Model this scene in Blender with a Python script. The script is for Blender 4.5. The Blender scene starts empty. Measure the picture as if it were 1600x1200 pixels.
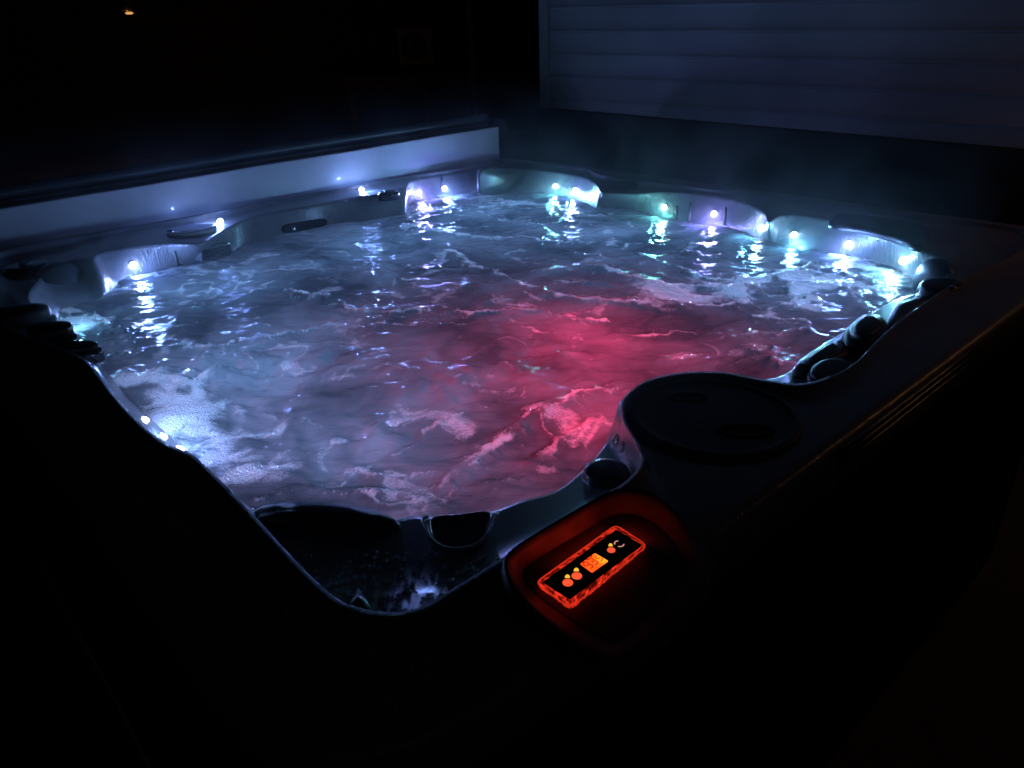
import bpy, bmesh, math, random
import numpy as np
from mathutils import Vector, Matrix, bvhtree
random.seed(7); rng = np.random.default_rng(7)
sc = bpy.context.scene
COL = sc.collection

# ------------------------------------------------------------------ camera
RM = np.array([[0.7397721491814953, 0.30815193130926237, -0.5981467657827938],
               [-0.6721941306286829, 0.2989995504321374, -0.677314047979022],
               [-0.029870019145302962, 0.903128814157983, 0.4283294608054118]])
CP = np.array([-0.2517857, -0.47677826, 0.5])
F = 1153.0
def W(p, z=0.0):
    """survey: the point of the horizontal plane z seen at photo pixel p (metres, origin at the tub's near lip corner)"""
    d = RM @ np.array([p[0]-800.0, 600.0-p[1], -F]); t = (z-CP[2])/d[2]
    q = CP + d*t
    return (float(q[0]), float(q[1]), z)
cam = bpy.data.cameras.new('camera'); co = bpy.data.objects.new('camera', cam); COL.objects.link(co)
cam.sensor_width = 36; cam.lens = 36*F/1600; cam.clip_start = .02; cam.clip_end = 500
u, _, vt = np.linalg.svd(RM); RR = u @ vt
m = Matrix([list(RR[0])+[CP[0]], list(RR[1])+[CP[1]], list(RR[2])+[CP[2]], [0, 0, 0, 1]])
co.matrix_world = m
sc.camera = co
GZ = -0.92      # ground

# ------------------------------------------------------------------ helpers
def tag(o, label=None, cat=None, group=None, kind=None):
    for k, v in (('label', label), ('category', cat), ('group', group), ('kind', kind)):
        if v: o[k] = v
    return o
def empty(name, loc):
    o = bpy.data.objects.new(name, None); COL.objects.link(o); o.location = loc; o.empty_display_size = .05
    return o
LOC = {}
def setparent(o, parent):
    o.parent = parent
    o.matrix_parent_inverse = Matrix.Translation(-Vector(LOC.get(parent.name, tuple(parent.location))))
def mesh(name, verts, faces, mat, parent=None, smooth=True, origin=None):
    me = bpy.data.meshes.new(name)
    verts = [tuple(v) for v in verts]
    if origin is None:
        a = np.array(verts); origin = ((a.min(0)+a.max(0))/2).tolist()
    me.from_pydata([(v[0]-origin[0], v[1]-origin[1], v[2]-origin[2]) for v in verts], [], faces)
    me.update()
    for p in me.polygons: p.use_smooth = smooth
    if mat: me.materials.append(mat)
    o = bpy.data.objects.new(name, me); COL.objects.link(o); o.location = origin
    if parent is not None: attach(o, parent)
    return o
WLOC = {}
def attach(o, parent):
    """parent o keeping its world place (no rotated parents are used)"""
    o.parent = parent
    pw = Vector((0, 0, 0)); q = parent
    while q: pw += q.location; q = q.parent
    o.location = o.location - pw
def from_bm(name, bm, mat, parent=None, smooth=True, bevel=0, segs=2):
    me = bpy.data.meshes.new(name); bmesh.ops.recalc_face_normals(bm, faces=bm.faces[:])
    c = Vector((0, 0, 0))
    for v in bm.verts: c += v.co
    c /= max(1, len(bm.verts))
    bmesh.ops.translate(bm, verts=bm.verts[:], vec=-c)
    bm.to_mesh(me); bm.free()
    for p in me.polygons: p.use_smooth = smooth
    if mat: me.materials.append(mat)
    o = bpy.data.objects.new(name, me); COL.objects.link(o); o.location = c
    if bevel:
        b = o.modifiers.new('bevel', 'BEVEL'); b.width = bevel; b.segments = segs; b.limit_method = 'ANGLE'; b.angle_limit = math.radians(35)
    if parent is not None: attach(o, parent)
    return o
def add_box(bm, x0, x1, y0, y1, z0, z1):
    vs = [bm.verts.new(p) for p in ((x0,y0,z0),(x1,y0,z0),(x1,y1,z0),(x0,y1,z0),(x0,y0,z1),(x1,y0,z1),(x1,y1,z1),(x0,y1,z1))]
    for f in ((3,2,1,0),(4,5,6,7),(0,1,5,4),(1,2,6,5),(2,3,7,6),(3,0,4,7)): bm.faces.new([vs[i] for i in f])
    return vs
def box(name, x0, x1, y0, y1, z0, z1, mat, parent=None, bevel=0, smooth=False):
    bm = bmesh.new(); add_box(bm, x0, x1, y0, y1, z0, z1)
    return from_bm(name, bm, mat, parent, smooth, bevel)
def frame_of(n):
    n = Vector(n).normalized(); a = Vector((0,0,1)) if abs(n.z) < .9 else Vector((1,0,0))
    t = a.cross(n).normalized(); return t, n.cross(t), n
def lathe(name, c, n, prof, mat, parent=None, seg=28, sx=1, sy=1, t=None):
    """turned shape about axis n at c; prof = [(radius, height)]"""
    if t is not None:
        n = Vector(n).normalized(); t = Vector(t); t = (t - n*t.dot(n)).normalized(); b = n.cross(t)
    else: t, b, n = frame_of(n)
    c = Vector(c); vs = []; fs = []
    for r, hh in prof:
        for k in range(seg):
            a = 2*math.pi*k/seg
            vs.append(c + n*hh + t*(r*sx*math.cos(a)) + b*(r*sy*math.sin(a)))
    for i in range(len(prof)-1):
        for k in range(seg):
            k2 = (k+1) % seg
            fs.append((i*seg+k, i*seg+k2, (i+1)*seg+k2, (i+1)*seg+k))
    fs.append(tuple(reversed(range(seg)))); fs.append(tuple((len(prof)-1)*seg+k for k in range(seg)))
    return mesh(name, vs, fs, mat, parent)
def tube(name, pts, r, mat, parent=None, seg=8, flat=1.0):
    pts = [Vector(p) for p in pts]; vs = []; fs = []
    for i, p in enumerate(pts):
        d = (pts[min(i+1, len(pts)-1)] - pts[max(i-1, 0)]).normalized()
        s = d.cross(Vector((0,0,1))).normalized(); uq = s.cross(d)
        for k in range(seg):
            a = 2*math.pi*k/seg; vs.append(p + s*(r*math.cos(a)) + uq*(r*flat*math.sin(a)))
    for i in range(len(pts)-1):
        for k in range(seg):
            k2 = (k+1) % seg; fs.append((i*seg+k, i*seg+k2, (i+1)*seg+k2, (i+1)*seg+k))
    fs.append(tuple(reversed(range(seg)))); fs.append(tuple((len(pts)-1)*seg+k for k in range(seg)))
    return mesh(name, vs, fs, mat, parent)
def slab(name, poly, thick, mat, parent=None, bevel=.006, segs=3, n=None, sub=0, dome=0):
    """a padded plate: outline poly (3D points), pushed down along -n by thick, edges rounded"""
    P_ = [Vector(p) for p in poly]
    if n is None:
        n = Vector((0,0,0))
        for i in range(len(P_)): n += (P_[i]).cross(P_[(i+1) % len(P_)])
        if n.z < 0: n = -n
    n = Vector(n).normalized()
    bm = bmesh.new(); c = sum(P_, Vector())/len(P_)
    rings = []
    prof = [(-thick, 1.0), (-bevel, 1.0)] + [(-bevel+bevel*math.sin(math.pi/2*j/segs), 1-(bevel*(1-math.cos(math.pi/2*j/segs)))/max(.02, min((p-c).length for p in P_))) for j in range(1, segs+1)] + [(dome*.5, .7), (dome*.85, .4)]
    for hh, s in prof:
        rings.append([bm.verts.new(c + (p-c)*s + n*hh) for p in P_])
    N = len(P_)
    for i in range(len(rings)-1):
        for k in range(N):
            bm.faces.new((rings[i][k], rings[i][(k+1)%N], rings[i+1][(k+1)%N], rings[i+1][k]))
    cv = bm.verts.new(c + n*dome)
    for k in range(N): bm.faces.new((rings[-1][k], rings[-1][(k+1)%N], cv))
    bm.faces.new(list(reversed(rings[0])))
    o = from_bm(name, bm, mat, parent, True)
    if sub:
        s = o.modifiers.new('s', 'SUBSURF'); s.levels = sub; s.render_levels = sub
    return o
def smoothpoly(pts, n=4):
    """closed Catmull-Rom"""
    out = []; N = len(pts); pts = [Vector(p) for p in pts]
    for i in range(N):
        a, b, c, d = pts[i-1], pts[i], pts[(i+1)%N], pts[(i+2)%N]
        for k in range(n):
            t = k/n
            out.append(.5*((2*b) + (c-a)*t + (2*a-5*b+4*c-d)*t*t + (3*b-a-3*c+d)*t**3))
    return out

# ------------------------------------------------------------------ materials
def newmat(name):
    mt = bpy.data.materials.new(name); mt.use_nodes = True; nt = mt.node_tree; nt.nodes.clear()
    out = nt.nodes.new('ShaderNodeOutputMaterial'); return mt, nt, out
def nd(nt, t, **k):
    n = nt.nodes.new(t)
    for a, b in k.items(): setattr(n, a, b)
    return n
def pbr(name, col, rough=.5, metal=0, coat=0, noise=None, bump=None, spec=.5, emit=None, es=0, sheen=0):
    mt, nt, out = newmat(name); p = nd(nt, 'ShaderNodeBsdfPrincipled'); L = nt.links
    p.inputs['Base Color'].default_value = (*col, 1); p.inputs['Roughness'].default_value = rough
    p.inputs['Metallic'].default_value = metal; p.inputs['Coat Weight'].default_value = coat
    p.inputs['Coat Roughness'].default_value = .05; p.inputs['Specular IOR Level'].default_value = spec
    if emit: p.inputs['Emission Color'].default_value = (*emit, 1); p.inputs['Emission Strength'].default_value = es
    tc = nd(nt, 'ShaderNodeTexCoord')
    if noise:
        s, amt = noise[:2]; n = nd(nt, 'ShaderNodeTexNoise'); n.inputs['Scale'].default_value = s; n.inputs['Detail'].default_value = 6
        L.new(tc.outputs['Object'], n.inputs['Vector'])
        r = nd(nt, 'ShaderNodeValToRGB'); r.color_ramp.elements[0].position = .3; r.color_ramp.elements[1].position = .7
        r.color_ramp.elements[0].color = (*[c*(1-amt) for c in col], 1); r.color_ramp.elements[1].color = (*[min(1, c*(1+amt)) for c in col], 1)
        L.new(n.outputs['Fac'], r.inputs['Fac']); L.new(r.outputs['Color'], p.inputs['Base Color'])
    if bump:
        s, st, dist = bump[:3]; sc3 = bump[3] if len(bump) > 3 else (1,1,1)
        mp = nd(nt, 'ShaderNodeMapping'); mp.inputs['Scale'].default_value = sc3
        n = nd(nt, 'ShaderNodeTexNoise'); n.inputs['Scale'].default_value = s; n.inputs['Detail'].default_value = 4
        L.new(tc.outputs['Object'], mp.inputs['Vector']); L.new(mp.outputs['Vector'], n.inputs['Vector'])
        b = nd(nt, 'ShaderNodeBump'); b.inputs['Strength'].default_value = st; b.inputs['Distance'].default_value = dist
        L.new(n.outputs['Fac'], b.inputs['Height']); L.new(b.outputs['Normal'], p.inputs['Normal'])
    L.new(p.outputs['BSDF'], out.inputs['Surface'])
    return mt
def emis(name, col, s):
    mt, nt, out = newmat(name); e = nd(nt, 'ShaderNodeEmission'); e.inputs['Color'].default_value = (*col, 1); e.inputs['Strength'].default_value = s
    nt.links.new(e.outputs['Emission'], out.inputs['Surface']); return mt

# acrylic: pale pearl grey with faint marbling, wet runs on the walls
M_ac, nt, out = newmat('acrylic')
p = nd(nt, 'ShaderNodeBsdfPrincipled'); L = nt.links; tc = nd(nt, 'ShaderNodeTexCoord')
n1 = nd(nt, 'ShaderNodeTexNoise'); n1.inputs['Scale'].default_value = 9; n1.inputs['Detail'].default_value = 8; n1.inputs['Distortion'].default_value = 1.5
r1 = nd(nt, 'ShaderNodeValToRGB'); r1.color_ramp.elements[0].position = .3; r1.color_ramp.elements[1].position = .72
r1.color_ramp.elements[0].color = (.17, .178, .19, 1); r1.color_ramp.elements[1].color = (.25, .26, .275, 1)
L.new(tc.outputs['Object'], n1.inputs['Vector']); L.new(n1.outputs['Fac'], r1.inputs['Fac']); L.new(r1.outputs['Color'], p.inputs['Base Color'])
p.inputs['Roughness'].default_value = .3; p.inputs['Coat Weight'].default_value = .45; p.inputs['Coat Roughness'].default_value = .08
mp = nd(nt, 'ShaderNodeMapping'); mp.inputs['Scale'].default_value = (1, 1, .07)
n2 = nd(nt, 'ShaderNodeTexNoise'); n2.inputs['Scale'].default_value = 170; n2.inputs['Detail'].default_value = 3
L.new(tc.outputs['Object'], mp.inputs['Vector']); L.new(mp.outputs['Vector'], n2.inputs['Vector'])
v2 = nd(nt, 'ShaderNodeTexVoronoi'); v2.inputs['Scale'].default_value = 260; L.new(tc.outputs['Object'], v2.inputs['Vector'])
r2 = nd(nt, 'ShaderNodeMapRange'); r2.inputs['From Min'].default_value = .0; r2.inputs['From Max'].default_value = .28; r2.inputs['To Min'].default_value = 1; r2.inputs['To Max'].default_value = 0
L.new(v2.outputs['Distance'], r2.inputs['Value'])
ad = nd(nt, 'ShaderNodeMath', operation='MULTIPLY_ADD'); ad.inputs[1].default_value = .6
L.new(r2.outputs['Result'], ad.inputs[0]); L.new(n2.outputs['Fac'], ad.inputs[2])
b = nd(nt, 'ShaderNodeBump'); b.inputs['Distance'].default_value = .0026
ge = nd(nt, 'ShaderNodeNewGeometry'); gs = nd(nt, 'ShaderNodeSeparateXYZ'); L.new(ge.outputs['True Normal'], gs.inputs[0]); ab = nd(nt, 'ShaderNodeMath', operation='ABSOLUTE'); L.new(gs.outputs['Z'], ab.inputs[0])
mrr = nd(nt, 'ShaderNodeMapRange'); mrr.inputs['From Min'].default_value = .3; mrr.inputs['From Max'].default_value = .9; mrr.inputs['To Min'].default_value = 1.0; mrr.inputs['To Max'].default_value = .05
L.new(ab.outputs[0], mrr.inputs['Value']); L.new(mrr.outputs['Result'], b.inputs['Strength'])
L.new(ad.outputs[0], b.inputs['Height']); L.new(b.outputs['Normal'], p.inputs['Normal']); L.new(b.outputs['Normal'], p.inputs['Coat Normal'])
L.new(p.outputs['BSDF'], out.inputs['Surface'])

M_lid = pbr('grey_lid_plastic', (.10, .105, .115), .45, noise=(14, .2), bump=(300, .15, .001))
M_black = pbr('black_plastic', (.012, .012, .014), .25, coat=.4, bump=(120, .2, .001))
M_pillow = pbr('charcoal_foam', (.02, .022, .025), .42, noise=(12, .3), bump=(240, .3, .001))
M_tealpillow = pbr('wet_grey_foam', (.05, .062, .066), .35, noise=(12, .3), bump=(200, .3, .001))
M_ovl0 = pbr('matt_black', (.004, .004, .004), .6, spec=.2)
M_grey = pbr('grey_plastic', (.14, .15, .17), .3, coat=.3, noise=(20, .15), bump=(150, .2, .001))
M_chrome = pbr('steel', (.55, .56, .6), .2, metal=1, bump=(200, .1, .0005))
M_cab = pbr('cabinet_board', (.006, .005, .005), .9, spec=.1, noise=(6, .4), bump=(60, .4, .002, (1, 1, 8)))
M_streak_rib = pbr('streak_rib_gloss', (.02, .02, .022), .10, coat=.5, bump=(60, .25, .001, (.2, 1, 1)))
M_vinyl = pbr('pale_vinyl', (.52, .54, .60), .32, coat=.3, noise=(5, .10), bump=(45, .25, .003))
M_dvinyl = pbr('dark_vinyl', (.03, .035, .045), .45, noise=(9, .3), bump=(50, .4, .003))
M_drop, nt, out = newmat('water_bead'); L = nt.links
t1 = nd(nt, 'ShaderNodeBsdfTranslucent'); t1.inputs['Color'].default_value = (.8, .86, .9, 1); g1 = nd(nt, 'ShaderNodeBsdfGlossy'); g1.inputs['Roughness'].default_value = .05
x2 = nd(nt, 'ShaderNodeMixShader'); x2.inputs['Fac'].default_value = .32; L.new(t1.outputs[0], x2.inputs[1]); L.new(g1.outputs[0], x2.inputs[2])
x3 = nd(nt, 'ShaderNodeMixShader'); x3.inputs['Fac'].default_value = .35; tp = nd(nt, 'ShaderNodeBsdfTransparent'); L.new(x2.outputs[0], x3.inputs[1]); L.new(tp.outputs[0], x3.inputs[2]); L.new(x3.outputs[0], out.inputs['Surface'])

# water: murky aerated water, foam where the attribute says
M_water, nt, out = newmat('turbulent_water'); L = nt.links
tc = nd(nt, 'ShaderNodeTexCoord'); at = nd(nt, 'ShaderNodeAttribute', attribute_name='foam'); am = nd(nt, 'ShaderNodeAttribute', attribute_name='murk')
# fine ripple bump
mpw = nd(nt, 'ShaderNodeMapping'); mpw.inputs['Rotation'].default_value = (0, 0, .72)
mps = nd(nt, 'ShaderNodeMapping'); mps.inputs['Scale'].default_value = (.42, 1, 1)
nr = nd(nt, 'ShaderNodeTexNoise'); nr.inputs['Scale'].default_value = 88; nr.inputs['Detail'].default_value = 3; nr.inputs['Distortion'].default_value = .7
L.new(tc.outputs['Object'], mpw.inputs['Vector']); L.new(mpw.outputs['Vector'], mps.inputs['Vector']); L.new(mps.outputs['Vector'], nr.inputs['Vector'])
vb = nd(nt, 'ShaderNodeTexVoronoi'); vb.inputs['Scale'].default_value = 300
nw = nd(nt, 'ShaderNodeTexNoise'); nw.inputs['Scale'].default_value = 70; nw.inputs['Detail'].default_value = 4; L.new(tc.outputs['Object'], nw.inputs['Vector'])
vw = nd(nt, 'ShaderNodeVectorMath', operation='MULTIPLY_ADD'); vw.inputs[1].default_value = (.02, .02, .02); L.new(nw.outputs['Color'], vw.inputs[0]); L.new(tc.outputs['Object'], vw.inputs[2]); L.new(vw.outputs[0], vb.inputs['Vector'])
fm = nd(nt, 'ShaderNodeTexNoise'); fm.inputs['Scale'].default_value = 42; fm.inputs['Detail'].default_value = 8; fm.inputs['Roughness'].default_value = .65; fm.inputs['Distortion'].default_value = .5; L.new(tc.outputs['Object'], fm.inputs['Vector'])
# foam factor = smooth(attribute + fine break-up)
ms = nd(nt, 'ShaderNodeMath', operation='MULTIPLY_ADD'); ms.inputs[1].default_value = .9; ms.inputs[2].default_value = -.45
L.new(fm.outputs['Fac'], ms.inputs[0])
vs_ = nd(nt, 'ShaderNodeMath', operation='MULTIPLY_ADD'); vs_.inputs[1].default_value = -.3; L.new(vb.outputs['Distance'], vs_.inputs[0]); L.new(ms.outputs[0], vs_.inputs[2])
sm = nd(nt, 'ShaderNodeMath', operation='ADD'); L.new(vs_.outputs[0], sm.inputs[0]); L.new(at.outputs['Fac'], sm.inputs[1])
ff = nd(nt, 'ShaderNodeMapRange'); ff.interpolation_type = 'SMOOTHSTEP'; ff.inputs['From Min'].default_value = .04; ff.inputs['From Max'].default_value = .80
L.new(sm.outputs[0], ff.inputs['Value'])
bw = nd(nt, 'ShaderNodeBump'); bw.inputs['Strength'].default_value = .7; bw.inputs['Distance'].default_value = .0028; L.new(nr.outputs['Fac'], bw.inputs['Height'])
bf = nd(nt, 'ShaderNodeBump'); bf.inputs['Distance'].default_value = .0035; bf.invert = True
L.new(vb.outputs['Distance'], bf.inputs['Height']); L.new(bw.outputs['Normal'], bf.inputs['Normal']); L.new(ff.outputs['Result'], bf.inputs['Strength'])
# body colour
mc = nd(nt, 'ShaderNodeMix', data_type='RGBA'); mc.inputs['A'].default_value = (.075, .09, .105, 1); mc.inputs['B'].default_value = (.27, .30, .335, 1)
L.new(am.outputs['Fac'], mc.inputs['Factor'])
mf = nd(nt, 'ShaderNodeMix', data_type='RGBA'); mf.inputs['B'].default_value = (.86, .89, .93, 1); L.new(mc.outputs['Result'], mf.inputs['A']); L.new(ff.outputs['Result'], mf.inputs['Factor'])
df = nd(nt, 'ShaderNodeBsdfDiffuse'); L.new(mf.outputs['Result'], df.inputs['Color']); L.new(bf.outputs['Normal'], df.inputs['Normal'])
tr = nd(nt, 'ShaderNodeBsdfTranslucent'); L.new(mf.outputs['Result'], tr.inputs['Color']); L.new(bf.outputs['Normal'], tr.inputs['Normal'])
mt_ = nd(nt, 'ShaderNodeMixShader'); mt_.inputs['Fac'].default_value = .6; L.new(df.outputs[0], mt_.inputs[1]); L.new(tr.outputs[0], mt_.inputs[2])
gl = nd(nt, 'ShaderNodeBsdfGlossy'); gl.inputs['Roughness'].default_value = .07; gl.inputs['Color'].default_value = (.62, .68, .72, 1); L.new(bf.outputs['Normal'], gl.inputs['Normal'])
fr = nd(nt, 'ShaderNodeFresnel'); fr.inputs['IOR'].default_value = 1.33; L.new(bf.outputs['Normal'], fr.inputs['Normal'])
mg = nd(nt, 'ShaderNodeMixShader'); L.new(fr.outputs['Fac'], mg.inputs['Fac']); L.new(mt_.outputs[0], mg.inputs[1]); L.new(gl.outputs[0], mg.inputs[2])
L.new(mg.outputs[0], out.inputs['Surface'])

M_bub, nt, out = newmat('foam_bubble'); L = nt.links
d1 = nd(nt, 'ShaderNodeBsdfDiffuse'); d1.inputs['Color'].default_value = (.75, .8, .85, 1); t1 = nd(nt, 'ShaderNodeBsdfTranslucent'); t1.inputs['Color'].default_value = (.8, .84, .9, 1)
g1 = nd(nt, 'ShaderNodeBsdfGlossy'); g1.inputs['Roughness'].default_value = .12
x1 = nd(nt, 'ShaderNodeMixShader'); x1.inputs['Fac'].default_value = .5; L.new(d1.outputs[0], x1.inputs[1]); L.new(t1.outputs[0], x1.inputs[2])
x2 = nd(nt, 'ShaderNodeMixShader'); x2.inputs['Fac'].default_value = .10; L.new(x1.outputs[0], x2.inputs[1]); L.new(g1.outputs[0], x2.inputs[2]); L.new(x2.outputs[0], out.inputs['Surface'])

# ------------------------------------------------------------------ the tub shell
root = empty('hot_tub', (1.0, 1.0, GZ))
tag(root, 'square acrylic hot tub full of churning lit water on the patio', 'hot tub')

# stations round the tub: lip crest (z 0), top edge of the basin wall (z given), waterline (None: straight down)
S = [
 ((600,967),(640,807),-.03,None), ((660,957),(705,808),-.03,None), ((720,922),(765,800),-.035,None), ((800,872),(822,780),-.04,None),
 ((870,828),(868,767),-.045,None), ((930,791),(905,740),-.05,None), ((982,757),(934,710),-.055,None), ((1003,728),(947,690),-.055,None),
 ((994,697),(955,668),-.04,None), ((975,662),(962,648),-.015,None), ((976,628),(971,625),-.006,None), ((1010,601),(1007,599),-.006,None),
 ((1070,588),(1068,586),-.006,None), ((1130,588),(1131,586),-.006,None), ((1185,598),(1190,593),-.012,None), ((1250,606),(1232,582),-.04,None),
 ((1300,592),(1250,562),-.04,None), ((1336,571),(1290,535),-.04,None), ((1362,545),(1316,520),-.045,None), ((1392,516),(1350,497),-.045,None),
 ((1449,474),(1395,470),-.05,None), ((1500,440),(1440,455),-.05,None), ((1570,408),(1478,432),-.03,None), ((1606,384),(1478,406),-.02,(1440,448)),
 ((1600,362),(1434,390),-.01,(1420,430)), ((1520,349),(1395,373),-.01,(1383,415)), ((1440,341),(1340,355),-.01,(1330,402)), ((1370,330),(1290,343),-.01,(1280,396)),
 ((1300,321),(1250,336),-.01,(1240,389)), ((1240,313),(1218,338),-.01,(1213,382)), ((1205,309),(1201,347),-.012,(1202,379)), ((1180,306),(1193,332),-.01,(1190,375)),
 ((1150,302),(1165,318),-.01,(1152,362)), ((1110,298),(1120,307),-.01,(1110,352)), ((1070,293),(1070,301),-.01,(1070,345)), ((1045,290),(1028,300),-.012,(1028,338)),
 ((1015,286),(1000,303),-.018,(1005,332)), ((975,281),(962,302),-.02,(965,327)), ((950,277),(940,300),-.02,(940,325)), ((932,273),(932,288),-.012,(932,327)),
 ((918,266),(914,278),-.01,(918,320)), ((880,260),(880,271),-.01,(888,309)), ((850,256),(850,267),-.01,(858,304)), ((828,253),(830,265),-.01,(832,302)),
 ((795,249),(790,262),-.01,(790,301)), ((765,256),(748,264),-.01,(748,302)), ((735,261),(733,267),-.01,(733,303)), ((695,268),(700,272),-.01,(700,308)),
 ((662,273),(665,278),-.01,(668,313)), ((640,277),(640,284),-.01,(641,317)), ((630,279),(633,292),-.012,(634,334)), ((590,286),(600,302),-.014,(606,339)),
 ((540,295),(553,308),-.014,(560,347)), ((480,305),(490,321),-.014,(500,355)), ((420,317),(420,333),-.014,(425,374)), ((375,327),(375,346),-.016,(380,385)),
 ((335,334),(335,368),-.018,(345,403)), ((310,340),(310,381),-.014,(318,409)), ((260,348),(258,381),-.012,(264,420)), ((205,357),(205,386),-.012,(215,433)),
 ((160,366),(158,394),-.012,(180,446)), ((130,371),(142,404),-.015,(168,458)), ((90,379),(110,408),-.02,(140,472)), ((40,388),(75,425),-.02,(114,486)),
 ((0,397),(58,442),-.02,(100,493)), ((-25,412),(45,465),-.02,(92,512)), ((-30,445),(70,500),-.02,(110,525)), ((-10,495),(105,525),-.03,(135,548)),
 ((30,524),(130,548),-.03,(150,566)), ((90,546),(145,566),-.03,(164,580)), ((135,568),(155,578),-.012,(185,603)), ((180,625),(186,624),-.008,(213,632)),
 ((220,668),(224,666),-.008,(240,656)), ((260,700),(264,697),-.008,(268,684)), ((300,717),(304,714),-.008,(312,725)), ((350,764),(356,762),-.015,None),
 ((400,817),(398,797),-.03,None), ((440,862),(450,805),-.03,None), ((490,914),(530,812),-.03,None), ((535,950),(595,820),-.03,None),
]
NS = len(S)
T = [Vector(W(s[0], 0)) for s in S]
A = [Vector(W(s[1], s[2])) for s in S]
Bw = [Vector(W(s[3], -.09)) if s[3] else Vector((A[i].x, A[i].y, -.09)) for i, s in enumerate(S)]
for i, s in enumerate(S):      # the basin wall below the waterline and out of sight leans a little inwards
    if not s[3]:
        c = Vector((1, 1, -.09)); Bw[i] = Bw[i] + (c-Bw[i]).normalized()*.012
OX0, OX1, OY0, OY1 = -.15, 2.085, -.133, 2.035
def outer(p):
    c = Vector((.97, .95)); d = Vector((p.x, p.y)) - c
    hx = (OX1-c.x) if d.x > 0 else (c.x-OX0); hy = (OY1-c.y) if d.y > 0 else (c.y-OY0)
    n = 14.0
    k = (abs(d.x/hx)**n + abs(d.y/hy)**n)**(-1/n)
    return Vector((c.x+d.x*k, c.y+d.y*k, 0))
K = 8
def interp(lst, n=K):
    out = []; N = len(lst)
    for i in range(N):
        a, b, c, d = lst[i-1], lst[i], lst[(i+1)%N], lst[(i+2)%N]
        # centripetal-ish damped tangents stop overshoot at sharp corners
        m1 = (c-a)*.5; m2 = (d-b)*.5; l = (c-b).length
        if m1.length > l: m1 = m1*(l/m1.length)
        if m2.length > l: m2 = m2*(l/m2.length)
        for k in range(n):
            t = k/n; t2 = t*t; t3 = t2*t
            out.append((2*t3-3*t2+1)*b + (t3-2*t2+t)*m1 + (-2*t3+3*t2)*c + (t3-t2)*m2)
    return out
Ti, Ai, Bi = interp(T), interp(A), interp(Bw)
Oi = [outer(p) for p in Ti]
def lerp(a, b, t): return a + (b-a)*t
rings = []
def ring(fn): rings.append([fn(i) for i in range(len(Ti))])
def z(v, zz): return Vector((v.x, v.y, zz))
def toward(a, b, d):
    v = z(b, 0)-z(a, 0); l = v.length
    return z(a, 0) + v*(min(d, l*.45)/l if l > 1e-6 else 0)
cc = Vector((1, 1, 0))
ring(lambda i: z(toward(Oi[i], cc, .012), -.075))
ring(lambda i: z(Oi[i], -.07))
ring(lambda i: z(Oi[i], -.022))
ring(lambda i: z(toward(Oi[i], cc, .003), -.012))
ring(lambda i: z(toward(Oi[i], cc, .010), -.005))
ring(lambda i: z(toward(Oi[i], cc, .022), -.003))
ring(lambda i: z(lerp(Oi[i], Ti[i], .5), -.004))
ring(lambda i: z(toward(Ti[i], Oi[i], .014), -.002))
ring(lambda i: z(toward(Ti[i], Oi[i], .005), .0035))
ring(lambda i: z(Ti[i], .0055))
def tin(i, d, dz):
    q = toward(Ti[i], Ai[i], d); return z(q, dz)
ring(lambda i: tin(i, .004, .0028))
ring(lambda i: tin(i, .009, max(-.006, Ai[i].z*.35)))
ring(lambda i: tin(i, .016, Ai[i].z*.62))
ring(lambda i: z(lerp(Ti[i], Ai[i], .55), Ai[i].z*.86))
ring(lambda i: z(toward(Ai[i], Ti[i], .008), Ai[i].z*.98))
ring(lambda i: Ai[i])
ring(lambda i: lerp(Ai[i], Bi[i], .08) + Vector((0, 0, -.003)))
ring(lambda i: lerp(Ai[i], Bi[i], .25))
ring(lambda i: lerp(Ai[i], Bi[i], .6))
ring(lambda i: Bi[i])
ring(lambda i: z(lerp(Bi[i], cc, .02), -.14))
ring(lambda i: z(lerp(Bi[i], cc, .18), -.40))
ring(lambda i: z(lerp(Bi[i], cc, .3), -.44))
ring(lambda i: z(lerp(Bi[i], cc, .55), -.74))
vs = [v for r in rings for v in r]; M = len(Ti); fs = []
for a in range(len(rings)-1):
    for k in range(M):
        k2 = (k+1) % M
        fs.append((a*M+k, a*M+k2, (a+1)*M+k2, (a+1)*M+k))
vs.append(Vector((1, 1, -.74)))
for k in range(M): fs.append(((len(rings)-1)*M+k, (len(rings)-1)*M+(k+1) % M, len(vs)-1))
shell = mesh('shell', vs, fs, M_ac, root)
bv = bvhtree.BVHTree.FromPolygons([tuple(v) for v in vs], fs)
def surf(x, y):
    h = bv.ray_cast(Vector((x, y, .5)), Vector((0, 0, -1)))
    return (h[0].z, h[1]) if h[0] else (0, Vector((0,0,1)))
# cabinet below
bm = bmesh.new(); lip = [outer(Vector((1+2*math.cos(a), 1+2*math.sin(a), 0))) for a in [2*math.pi*k/160 for k in range(160)]]
def cabring(ins, zz): return [bm.verts.new(z(toward(v, cc, ins), zz)) for v in lip]
prof = [(.02, GZ+.02), (.02, GZ+.1)]
zz = GZ+.1
while zz < -.16:
    prof += [(.02, zz+.086), (.026, zz+.089), (.026, zz+.093), (.02, zz+.096)]; zz += .096
prof += [(.02, -.078)]
rr = [cabring(*q) for q in prof]
for a in range(len(rr)-1):
    for k in range(160): bm.faces.new((rr[a][k], rr[a][(k+1)%160], rr[a+1][(k+1)%160], rr[a+1][k]))
from_bm('cabinet', bm, M_cab, root, smooth=False)
# ribs added under the shell edge to catch the unseen tube as streaks
for yy, zz in ((-.1340, -.012), (-.1355, -.0215), (-.1362, -.034)):
    tube('streak_rib', [(.62+.025*k, yy, zz) for k in range(20)], .0032, M_streak_rib, root, seg=10)

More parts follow.
